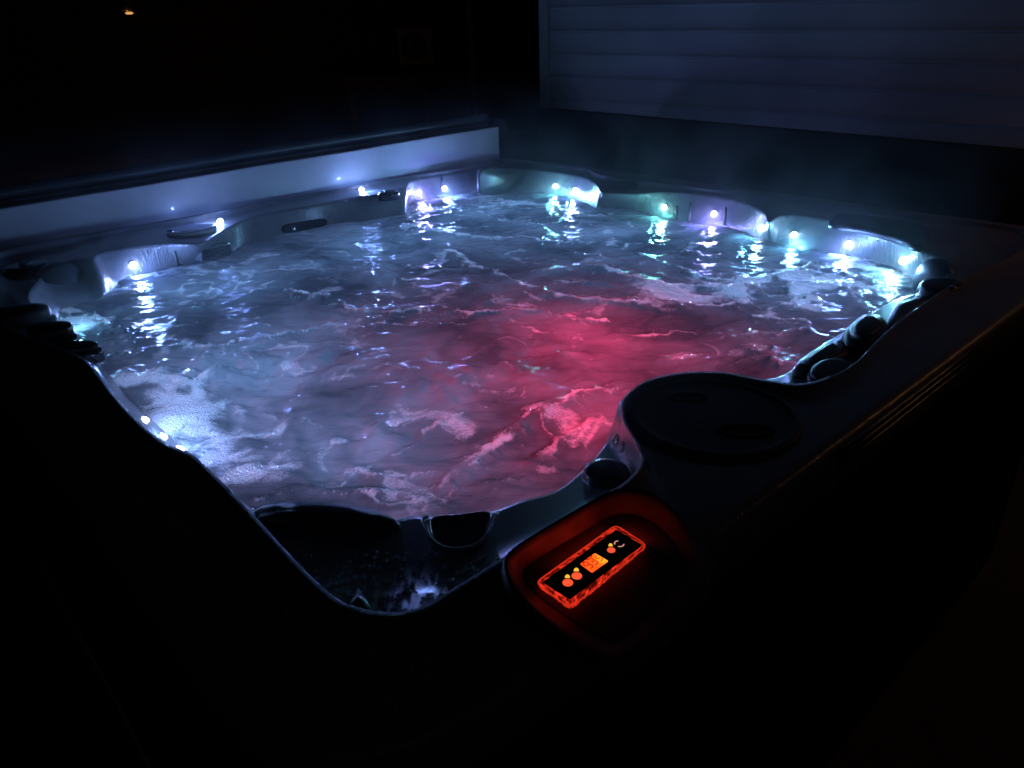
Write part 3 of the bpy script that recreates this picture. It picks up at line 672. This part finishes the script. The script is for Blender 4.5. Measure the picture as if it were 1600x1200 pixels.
def field(px, a=1., soft=.03, s=81, thr=.15, hgt=.003):
    global H, foam
    pts = [W(q_, ZW) for q_ in px]; D = dpoly(X, Y, pts+[pts[0]]); D = np.where(inpoly(X, Y, pts), D, -D)
    m_ = np.clip((D + .075*fbm(wx_*6, wy_*6, s, 5, .6) + .015)/(soft*2.6) + .35, 0, 1)
    br = np.clip((1.7*fbm(wx_*7+.3*perlin(X*20, Y*20, 5), wy_*7, s+7, 5, .6)+thr+.45), .0, 1.0)
    foam = np.maximum(foam, a*m_*br); H = H + hgt*m_*br
for px_ in ([(520,505),(620,512),(720,505),(820,510),(900,520)], [(600,372),(680,362),(760,352),(850,350),(930,362)], [(940,390),(1010,380),(1090,395),(1160,405)],
            [(400,455),(480,440),(570,432),(660,440),(740,452)], [(700,330),(790,345),(880,340)], [(1000,458),(1080,462),(1170,460),(1280,462),(1380,450)], [(1040,452),(1150,456),(1260,448),(1370,440)],
            [(1100,430),(1200,424),(1300,430),(1390,428)], [(250,470),(330,455),(400,440)], [(230,520),(290,510),(360,500),(420,505)], [(960,520),(1050,515),(1130,522)], [(540,770),(640,775),(740,760),(820,745)], [(760,470),(850,478),(920,486)]):
    strand(px_, .0060, .62, .004, .030)
field([(200,598),(330,612),(370,655),(430,675),(405,705),(460,715),(400,748),(340,760),(290,715),(215,640)], 1., .03, 91, .5, .004)
field([(1000,440),(1100,452),(1200,440),(1290,402),(1410,418),(1415,458),(1340,478),(1250,482),(1130,477),(1010,470)], .95, .03, 101, .35, .003)
field([(90,480),(150,478),(165,495),(120,512)], .95, .03, 121, .5)
field([(120,445),(190,437),(170,460),(130,465)], .9, .02, 127, .4); field([(640,305),(740,300),(930,320),(930,335),(780,322),(650,335)], .6, .02, 131, .1)
field([(1280,392),(1415,412),(1410,425),(1290,402)], .8, .02, 141, .4)
# boiling mounds
def mound(px, r, a, s):
    global H
    c_ = W(px, ZW); D = np.hypot(X-c_[0], Y-c_[1]); H = H + a*np.exp(-(D/r)**2)*(.7+.9*fbm(X*14, Y*14, s, 4))
for px, r_, a_ in (((360,575),.09,.022), ((300,600),.05,.012), ((520,560),.08,.010), ((700,600),.10,.010), ((590,680),.06,.010), ((830,560),.1,.008), ((600,420),.12,.006), ((250,590),.03,.012)):
    mound(px, r_, a_, int(px[0]))
murk = .34 + .50*fbm(wx_*3.6, wy_*3.6, 151, 5, .6) + .35*np.abs(fbm(wx_*8, wy_*8, 157, 4))
for px, r_, a_ in (((370,575),.12,.9), ((420,600),.09,.6), ((560,600),.07,.4), ((520,700),.08,.5), ((640,690),.06,.5), ((600,420),.10,.3), ((900,560),.08,.3)):
    c_ = W(px, ZW); murk = murk + a_*np.exp(-(np.hypot(wx_-c_[0], wy_-c_[1])/r_)**2)*np.clip(.4+1.5*fbm(wx_*9, wy_*9, 163, 4), 0, 1.3)
murk = np.clip(murk, .0, 1.25)
lace = np.clip(1-np.abs(perlin(wx_*6+.35*perlin(X*15, Y*15, 7), wy_*6, 181))*9, 0, 1)**1.5*np.clip(.15+1.5*fbm(X*3, Y*3, 185, 3), 0, 1)
foam = np.maximum(foam, .62*lace); H = H + .0015*lace
foam = np.maximum(foam, np.clip((fbm(wx_*7, wy_*7, 171, 6, .6)-.38)*1.3, 0, .5))
# sink to the wall line so the sheet meets the shell cleanly; keep only what lies inside the basin
Bxy = [(v.x, v.y) for v in Bi]; Do = dpoly(X, Y, Bxy+[Bxy[0]]); ins = inpoly(X, Y, Bxy); keep = ins | (Do < .03)
idx = -np.ones(X.shape, np.int64); idx[keep] = np.arange(keep.sum())
V3 = np.stack([X[keep], Y[keep], ZW + H[keep] - .003], 1)
q4 = keep[:-1,:-1] & keep[1:,:-1] & keep[1:,1:] & keep[:-1,1:]
F4 = np.stack([idx[:-1,:-1][q4], idx[1:,:-1][q4], idx[1:,1:][q4], idx[:-1,1:][q4]], 1)
me = bpy.data.meshes.new('water'); me.vertices.add(len(V3)); me.vertices.foreach_set('co', V3.ravel())
me.loops.add(F4.size); me.loops.foreach_set('vertex_index', F4.ravel().astype(np.int32)); me.polygons.add(len(F4))
me.polygons.foreach_set('loop_start', np.arange(0, F4.size, 4, dtype=np.int32)); me.update(calc_edges=True); me.validate()
me.polygons.foreach_set('use_smooth', np.ones(len(F4), bool))
for nm, ar in (('foam', foam), ('murk', murk)):
    a_ = me.attributes.new(nm, 'FLOAT', 'POINT'); a_.data.foreach_set('value', ar[keep].astype(np.float32))
me.materials.append(M_water)
wo = bpy.data.objects.new('water', me); COL.objects.link(wo)
tag(wo, kind='structure'); wo['label'] = 'churning murky water filling the hot tub'
# bubbles on the foam
def blobs(name, P_, R_, sq, mat, lab, Nrm=None):
    """many small flattened beads in one mesh"""
    bm = bmesh.new(); bmesh.ops.create_icosphere(bm, subdivisions=1, radius=1); bv_ = np.array([v.co[:] for v in bm.verts]); bf_ = np.array([[v.index for v in f.verts] for f in bm.faces]); bm.free()
    n = len(P_); vv = bv_[None]*R_[:, None, None]*np.stack([np.ones(n), np.ones(n), sq*np.ones(n)], 1)[:, None, :] + P_[:, None, :]
    ff_ = bf_[None] + (np.arange(n)*len(bv_))[:, None, None]
    me = bpy.data.meshes.new(name); vv = vv.reshape(-1, 3); ff_ = ff_.reshape(-1, 3)
    me.vertices.add(len(vv)); me.vertices.foreach_set('co', vv.ravel()); me.loops.add(ff_.size); me.loops.foreach_set('vertex_index', ff_.ravel().astype(np.int32))
    me.polygons.add(len(ff_)); me.polygons.foreach_set('loop_start', np.arange(0, ff_.size, 3, dtype=np.int32)); me.update(calc_edges=True)
    me.polygons.foreach_set('use_smooth', np.ones(len(ff_), bool)); me.materials.append(mat)
    o = bpy.data.objects.new(name, me); COL.objects.link(o); tag(o, lab[0], lab[1], kind='stuff'); return o
# beads of water on the near lip and deck
dp = []; dr = []
def drops(n, fn, r0, r1):
    for _ in range(n):
        x, y = fn(); s_, nn = surf(x, y)
        if s_ < -.07: continue
        r_ = random.uniform(r0, r1); dp.append((x, y, s_)); dr.append(r_)
def along(px, sp):
    pts = [Vector(W(q_, 0)) for q_ in px]
    def f():
        i = random.randrange(len(pts)-1); v = pts[i].lerp(pts[i+1], random.random()); return v.x+random.gauss(0, sp), v.y+random.gauss(0, sp)
    return f
def inq(px):
    a_ = [W(q_, 0) for q_ in px]
    xs = [q_[0] for q_ in a_]; ys = [q_[1] for q_ in a_]
    def f():
        while True:
            x, y = random.uniform(min(xs), max(xs)), random.uniform(min(ys), max(ys))
            if bool(inpoly(np.array([x]), np.array([y]), a_)[0]): return x, y
    return f
drops(360, along([(350,764),(440,862),(535,950),(600,967),(680,947),(870,828),(985,755),(1003,728),(975,662)], .0015), .0010, .0022)
drops(220, inq([(400,830),(640,830),(800,830),(600,960)]), .0014, .0040)
drops(200, inq([(300,740),(420,880),(620,1000),(860,1000),(640,1120),(420,960)]), .0009, .0026)
drops(90, inq([(945,680),(1003,700),(995,745),(960,740)]), .0009, .0019)
drops(120, along([(180,625),(220,668),(260,700),(300,717)], .004), .0006, .0014)
drops(60, along([(669,806),(674,842),(716,858),(760,838),(771,797)], .0015), .0006, .0012)
drops(70, along([(1010,601),(1130,588),(1250,606),(1300,592)], .0015), .0005, .0010)
drops(60, along([(1240,565),(1300,530),(1330,500),(1390,470),(1440,455)], .002), .0006, .0011)
drops(200, inq([(1000,290),(1400,345),(1440,385),(1200,335),(1000,305)]), .0006, .0014)
drops(160, inq([(0,395),(640,277),(640,295),(100,410)]), .0006, .0014)
sqz = np.full(len(dp), .55)
for i_, (x, y, z_) in enumerate(dp):
    if z_ > -.004: sqz[i_] = .95
blobs('water_droplets', np.array(dp), np.array(dr), sqz, M_drop, ('clear beads of splashed water on the tub rim', 'water droplets'))

# pale strip added along the near lip in place of its bright highlight
M_highlight, nt, out = newmat('lip_highlight_gloss'); L = nt.links
t1 = nd(nt, 'ShaderNodeBsdfTranslucent'); t1.inputs['Color'].default_value = (.8, .88, .95, 1); g1 = nd(nt, 'ShaderNodeBsdfGlossy'); g1.inputs['Roughness'].default_value = .16
tc = nd(nt, 'ShaderNodeTexCoord'); nf = nd(nt, 'ShaderNodeTexNoise'); nf.inputs['Scale'].default_value = 55; nf.inputs['Detail'].default_value = 4; L.new(tc.outputs['Object'], nf.inputs['Vector'])
bp_ = nd(nt, 'ShaderNodeBump'); bp_.inputs['Distance'].default_value = .002; L.new(nf.outputs['Fac'], bp_.inputs['Height']); L.new(bp_.outputs['Normal'], g1.inputs['Normal'])
x2 = nd(nt, 'ShaderNodeMixShader'); x2.inputs['Fac'].default_value = .45; L.new(t1.outputs[0], x2.inputs[1]); L.new(g1.outputs[0], x2.inputs[2])
x3 = nd(nt, 'ShaderNodeMixShader'); tp = nd(nt, 'ShaderNodeBsdfTransparent'); mrf = nd(nt, 'ShaderNodeMapRange'); mrf.inputs['From Min'].default_value = .35; mrf.inputs['From Max'].default_value = .65; mrf.inputs['To Min'].default_value = .0; mrf.inputs['To Max'].default_value = .7
L.new(nf.outputs['Fac'], mrf.inputs['Value']); L.new(mrf.outputs['Result'], x3.inputs['Fac']); L.new(x2.outputs[0], x3.inputs[1]); L.new(tp.outputs[0], x3.inputs[2]); L.new(x3.outputs[0], out.inputs['Surface'])
run_ = list(range((NS-10)*K, NS*K)) + list(range(0, 16*K))
tube('lip_highlight', [z(Ti[i], .0056) for i in run_], .0019, M_highlight, root, 8)
# underwater lamps: red footwell lamp and added cool fill for light scattered in water
def lamp(name, loc, e_, col, r, typ='POINT', par=None):
    ld = bpy.data.lights.new(name, typ); ld.energy = e_; ld.color = col; ld.shadow_soft_size = r
    lo = bpy.data.objects.new(name, ld); COL.objects.link(lo); lo.location = loc
    if par: attach(lo, par)
    return lo
lamp('footwell_lamp', (.53, .25, -.20), 1.2, (1, .02, .08), .03, par=root)
lamp('footwell_lamp', (.86, .52, -.27), 4.0, (1, .015, .09), .06, par=root)
lamp('footwell_lamp', (.69, .39, -.24), 1.5, (1, .015, .08), .05, par=root)
lamp('footwell_lamp', (.62, .60, -.36), .9, (1, .04, .16), .06, par=root)
for x_, y_, e_ in ((.25,.9,.42), (.4,1.5,.5), (1.0,1.5,.6), (1.5,1.6,.6), (1.55,1.0,.6), (1.45,.40,.4), (.25,.5,.35)):
    lamp('scatter_fill_under', (x_, y_, -.33), e_*7.6, (.22,.45,.90), .05, par=root)

# ------------------------------------------------------------------ cover
cov = empty('spa_cover', (1, 2.08, GZ)); tag(cov, 'folded padded spa cover standing on edge behind the tub, pale lining facing the water', 'cover')
def wedge(name, x0, x1, y0, y1, zb, zl, zr, mat, par, bevel=.006):
    bm = bmesh.new(); vv = add_box(bm, x0, x1, y0, y1, zb, zl)
    for v in vv:
        if v.co.z > zb+.001 and v.co.x > (x0+x1)/2: v.co.z = zr
    bmesh.ops.subdivide_edges(bm, edges=[e for e in bm.edges if abs(e.verts[0].co.x-e.verts[1].co.x) > .5], cuts=30)
    for v in bm.verts:
        if v.co.z > zb+.001: v.co.z += .0008*math.sin(v.co.x*9)+.0004*math.sin(v.co.x*23+1)
        if v.co.y < (y0+y1)/2: v.co.y += .0015*math.sin(v.co.x*6+v.co.z*30)
    return from_bm(name, bm, mat, par, True, bevel, 3)
wedge('lining', -.35, 1.955, 2.052, 2.10, -.55, .087, .143, M_vinyl, cov)
wedge('vinyl_skin', -.36, 1.965, 2.1025, 2.16, -.56, .10, .158, M_dvinyl, cov)
tube('hinge_fold', [(-.35+.1*k, 2.13, .098+.0252*k/10*1.0+.018) for k in range(24)], .020, M_dvinyl, cov, 12)
lathe('corner_fold', (1.985, 2.10, .12), (0,-1,0), [(.055, -.03), (.06, 0), (.055, .02), (.03, .03)], M_dvinyl, cov, 24, sx=.9, sy=.9)

# ------------------------------------------------------------------ house wall with lap siding
def depth(px, dd): return Vector((CP + RM @ np.array([(px[0]-800.0)*dd/F, (600.0-px[1])*dd/F, -dd])).tolist())
pb = depth((1300, 170), 2.9); wd = -Vector((RM @ np.array([-866-800.0, 600.0-52, -F])).tolist()).normalized()
# the laps run out of level by a hair; the wall starts at its corner board
def edge_s():
    n2 = Vector((wd.y, -wd.x, 0)); d = Vector((RM @ np.array([60.0, 600.0-90, -F])).tolist()); c0_ = Vector(CP.tolist())
    t = (pb-c0_).dot(n2)/d.dot(n2); return c0_ + d*t
pa = edge_s(); slope = wd.z/math.hypot(wd.x, wd.y); wd.z = 0; wd.normalize(); pa.z = 0
wn = Vector((wd.y, -wd.x, 0))
if wn.dot(Vector((CP[0], CP[1], 0))-pa) < 0: wn = -wn
M_sid = pbr('siding_paint', (.27, .31, .31), .65, noise=(1.6, .28), bump=(70, .3, .002, (.1, .1, 1)))
house = empty('house_wall', (pa.x, pa.y, GZ)); tag(house, 'blue-grey house wall clad in horizontal lap siding behind the right of the tub', 'wall')
def wbox(name, s0, s1, d0, d1, z0, z1, mat, par, tilt=0, bevel=.002):
    bm = bmesh.new(); vv = add_box(bm, s0, s1, d0, d1, z0, z1)
    for v in vv:
        if v.co.z > (z0+z1)/2 and v.co.y > (d0+d1)/2: v.co.y -= tilt
    for v in bm.verts:
        s_, d_, z_ = v.co; v.co = Vector((pa.x, pa.y, 0)) + wd*s_ + wn*d_ + Vector((0,0,z_))
    return from_bm(name, bm, mat, par, False, bevel)
LAP = .100; zz = GZ+.12; wbox('foundation', .0, 5.2, -.2, -.012, GZ, zz, M_cab, house)
bm_all = bmesh.new(); PRF = [(-.02, 0), (.012, 0), (.0145, .0015), (.0155, .005), (.0145, .009), (.011, .014), (.007, .022), (.0055, .05), (.004, LAP)]
def wpt(s_, d_, z_): q_ = Vector((pa.x, pa.y, 0)) + wd*s_ + wn*d_; return Vector((q_.x, q_.y, z_+slope*s_))
NSG = 40
while zz < 2.6:
    rows = [[bm_all.verts.new(wpt(5.2*k/NSG, d_, zz+h_ + .0006*math.sin(k*.9+zz*40))) for k in range(NSG+1)] for d_, h_ in PRF]
    for a_, b_ in zip(rows[:-1], rows[1:]):
        for k in range(NSG): bm_all.faces.new((a_[k], a_[k+1], b_[k+1], b_[k]))
    zz += LAP
from_bm('siding', bm_all, M_sid, house, True)
wbox('sheathing', .0, 5.2, -.2, -.022, GZ+.12, 2.6, M_cab, house)
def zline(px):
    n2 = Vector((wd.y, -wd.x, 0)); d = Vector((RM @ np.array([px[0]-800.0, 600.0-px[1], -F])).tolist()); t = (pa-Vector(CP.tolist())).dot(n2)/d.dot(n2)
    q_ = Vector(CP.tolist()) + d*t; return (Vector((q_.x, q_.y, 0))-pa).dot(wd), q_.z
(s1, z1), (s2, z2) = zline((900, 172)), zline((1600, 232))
bm = bmesh.new(); vv = add_box(bm, -.06, 5.2, -.03, .030, GZ, 0)  # dark band added at the wall foot, top edge following the tub rim's shadow
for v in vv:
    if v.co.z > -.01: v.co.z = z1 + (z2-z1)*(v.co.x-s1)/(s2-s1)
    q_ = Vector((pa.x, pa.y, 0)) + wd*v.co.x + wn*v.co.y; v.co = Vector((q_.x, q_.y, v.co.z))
print('shade_band', z1, z2)
from_bm('shade_band', bm, pbr('shade_band_paint', (.012, .013, .015), .7, noise=(6, .3), bump=(40, .4, .003)), house, False, .008)
wbox('corner_board', -.05, -.002, -.2, .024, GZ, 2.6, M_sid, house)

# ------------------------------------------------------------------ ground and far yard
M_gr = pbr('patio_stone', (.09, .09, .09), .8, noise=(3, .3), bump=(25, .5, .01))
bm = bmesh.new(); vv = [bm.verts.new(p_) for p_ in ((-80,-80,GZ),(80,-80,GZ),(80,80,GZ),(-80,80,GZ))]; bm.faces.new(vv)
g_ = from_bm('ground', bm, M_gr, None, False); tag(g_, kind='structure')
def ray(px, dist):
    d = RM @ np.array([px[0]-800.0, 600.0-px[1], -F]); d = d/np.linalg.norm(d[:2]); return Vector((CP + d*dist).tolist())
M_nb = pbr('render_wall', (.035, .03, .03), .9, noise=(1.5, .3), bump=(30, .4, .01))
M_wood = pbr('red_wood', (.18, .06, .03), .6, noise=(9, .4), bump=(40, .4, .004, (.2, 1, 1)))
M_met = pbr('painted_steel', (.30, .28, .26), .5, noise=(8, .1), bump=(60, .2, .001))
# facing direction of the far yard
c0 = ray((650,72), 12.0); tocam = Vector((CP[0]-c0.x, CP[1]-c0.y, 0)).normalized(); side = Vector((-tocam.y, tocam.x, 0))
if side.dot(Vector((RM[0][0], RM[1][0], 0))) < 0: side = -side
def fbox(bm, c_, sw, dd, z0, z1, d0=0):
    pts = []
    for zz_ in (z0, z1):
        for a_, b_ in ((-sw/2, d0), (sw/2, d0), (sw/2, d0-dd), (-sw/2, d0-dd)):
            q_ = c_ + side*a_ + tocam*b_; pts.append(bm.verts.new((q_.x, q_.y, zz_)))
    for f in ((3,2,1,0),(4,5,6,7),(0,1,5,4),(1,2,6,5),(2,3,7,6),(3,0,4,7)): bm.faces.new([pts[i] for i in f])
nb = empty('neighbour_building', (c0 - tocam*1.0).to_tuple()); nb.location.z = GZ; tag(nb, 'dark neighbouring building across the yard behind the spa cover', 'building')
bm = bmesh.new(); fbox(bm, c0 - tocam*.6 + side*(-1.5), 17, 4, GZ, 4.2); from_bm('wall', bm, M_nb, nb, False)
bm = bmesh.new(); fbox(bm, c0 - tocam*.6 + side*.85, .09, .07, GZ, 4.0, .08); from_bm('downpipe', bm, M_met, nb, True, .02)
bm = bmesh.new(); fbox(bm, c0 - tocam*.6 + side*(-1.5), 17.5, 4.4, 4.2, 4.4, .25); from_bm('roof', bm, M_cab, nb, False)
ac = empty('air_conditioner', (c0.x, c0.y, c0.z-.25)); tag(ac, 'boxy outdoor air conditioner unit with a round fan on the dark far wall', 'air conditioner')
bm = bmesh.new(); fbox(bm, c0, .50, .28, c0.z-.25, c0.z+.25); from_bm('casing', bm, M_met, ac, False, .015)
fc = c0 + tocam*.004; fan = lathe('fan_grille', (fc - side*.04).to_tuple(), tocam.to_tuple(), [(.18, -.004), (.18, .008), (.165, .012), (.16, .002), (.03, .002), (.03, .012)], M_black, ac, 32)
for k in range(3):
    r_ = .05+.045*k; cq = fc - side*.04 + tocam*.010
    tube('fan_ring', [cq + side*(r_*math.cos(a)) + Vector((0,0,r_*math.sin(a))) for a in [2*math.pi*j/24 for j in range(25)]], .004, M_met, fan, 5)
cb_ = ray((605,122), 11.4); bch = empty('garden_bench', (cb_.x, cb_.y, GZ)); tag(bch, 'long reddish wooden bench below the air conditioner in the dark yard', 'bench')
for k in range(3):
    bm = bmesh.new(); fbox(bm, cb_ + tocam*(.16-.15*k), 1.2, .12, cb_.z-.02, cb_.z+.02); from_bm('seat_board', bm, M_wood, bch, False, .005)
bm = bmesh.new(); fbox(bm, cb_, 1.2, .03, cb_.z-.12, cb_.z-.025, .17); from_bm('apron', bm, M_wood, bch, False, .005)
for sx_ in (-.52, .52):
    for d_ in (.12, -.22):
        bm = bmesh.new(); fbox(bm, cb_ + side*sx_ + tocam*d_, .06, .06, GZ, cb_.z-.02); from_bm('leg', bm, M_wood, bch, False, .004)
# far lamp
lp = ray((202,21), 10.8); sl = empty('wall_lamp', lp.to_tuple()); tag(sl, 'small warm lamp glowing on the far dark building', 'lamp')
lathe('lamp_shade', (lp + Vector((0,0,.02))).to_tuple(), (0,0,1), [(.09, 0), (.085, .02), (.04, .05), (.02, .07)], M_black, sl, 20)
lathe('bulb', (lp + Vector((0,0,-.01))).to_tuple(), (0,0,1), [(.025, 0), (.042, .008), (.042, .018), (.025, .026)], emis('warm_bulb', (1, .48, .14), .6), sl, 16, sx=1.3)
bm = bmesh.new(); fbox(bm, lp - tocam*.12, .05, 1.0, lp.z+.05, lp.z+.09, .12); from_bm('bracket', bm, M_black, sl, False)
lamp('lamp_light', (lp + tocam*.3 - Vector((0,0,.05))).to_tuple(), 2.2, (1, .42, .12), .04, par=sl)

# unseen warm tube added right of frame for orange streaks on the tub's edge
def spot(name, loc, tgt, e_, col, ang, bl, r):
    ld = bpy.data.lights.new(name, 'SPOT'); ld.energy = e_; ld.color = col; ld.spot_size = math.radians(ang); ld.spot_blend = bl; ld.shadow_soft_size = r
    lo = bpy.data.objects.new(name, ld); COL.objects.link(lo); lo.location = loc
    lo.rotation_euler = (Vector(loc)-Vector(tgt)).to_track_quat('Z', 'Y').to_euler(); return lo
pl_ = empty('streak_tube', (2.98, -.62, .75)); tag(pl_, 'warm glowing tube added out of frame to streak the tub edge orange', 'lamp')
tube('tube', [(2.13+.1*k, -.62, .75) for k in range(8)], .010, emis('warm_tube', (1, .40, .10), 7), pl_, 12)
tube('housing', [(2.03, -.62, .772), (2.4, -.62, .772), (3.0, -.62, .772)], .018, M_cab, pl_, 10)
# ------------------------------------------------------------------ steam
M_st, nt, out = newmat('steam'); L = nt.links
pv = nd(nt, 'ShaderNodeVolumePrincipled'); pv.inputs['Color'].default_value = (.9, .95, 1, 1); pv.inputs['Anisotropy'].default_value = .2
tc = nd(nt, 'ShaderNodeTexCoord'); ns = nd(nt, 'ShaderNodeTexNoise'); ns.inputs['Scale'].default_value = 4.2; ns.inputs['Detail'].default_value = 5; ns.inputs['Distortion'].default_value = 1.6
L.new(tc.outputs['Object'], ns.inputs['Vector'])
mr = nd(nt, 'ShaderNodeMapRange'); mr.inputs['From Min'].default_value = .42; mr.inputs['From Max'].default_value = .72; mr.inputs['To Min'].default_value = .006; mr.inputs['To Max'].default_value = .17
L.new(ns.outputs['Fac'], mr.inputs['Value']); sx = nd(nt, 'ShaderNodeSeparateXYZ'); L.new(tc.outputs['Object'], sx.inputs[0])
hz = nd(nt, 'ShaderNodeMapRange'); hz.interpolation_type = 'SMOOTHSTEP'; hz.inputs['From Min'].default_value = -.16; hz.inputs['From Max'].default_value = .25; hz.inputs['To Min'].default_value = 1; hz.inputs['To Max'].default_value = 0
L.new(sx.outputs['Z'], hz.inputs['Value']); mu = nd(nt, 'ShaderNodeMath', operation='MULTIPLY'); L.new(mr.outputs['Result'], mu.inputs[0]); L.new(hz.outputs['Result'], mu.inputs[1])
L.new(mu.outputs[0], pv.inputs['Density']); L.new(pv.outputs['Volume'], out.inputs['Volume'])
bm = bmesh.new(); add_box(bm, .0, 2.04, .0, 2.03, -.11, .42)
st = from_bm('steam', bm, M_st, None, False); tag(st, 'thin steam rising off the warm tub water', 'steam', kind='stuff')

# ------------------------------------------------------------------ world: clear night
w = bpy.data.worlds.new('World'); sc.world = w; w.use_nodes = True; nt = w.node_tree; nt.nodes.clear()
o_ = nt.nodes.new('ShaderNodeOutputWorld'); bg = nt.nodes.new('ShaderNodeBackground'); sk = nt.nodes.new('ShaderNodeTexSky')
sk.sky_type = 'NISHITA'; sk.sun_disc = False; sk.sun_elevation = math.radians(-5); sk.sun_rotation = math.radians(200)
bg.inputs['Strength'].default_value = .10
nt.links.new(sk.outputs['Color'], bg.inputs['Color']); nt.links.new(bg.outputs['Background'], o_.inputs['Surface'])
sc.view_settings.view_transform = 'Standard'; sc.view_settings.look = 'None'; sc.view_settings.exposure = 0.4; sc.view_settings.gamma = 1
sc.cycles.use_denoising = True
try: sc.cycles.denoiser = 'OPENIMAGEDENOISE'
except Exception: pass
sc.cycles.sample_clamp_indirect = 3.0; sc.cycles.sample_clamp_direct = 0
sc.cycles.max_bounces = 5; sc.cycles.volume_bounces = 0; sc.cycles.caustics_reflective = False; sc.cycles.caustics_refractive = False
sc.cycles.volume_step_rate = 2.0
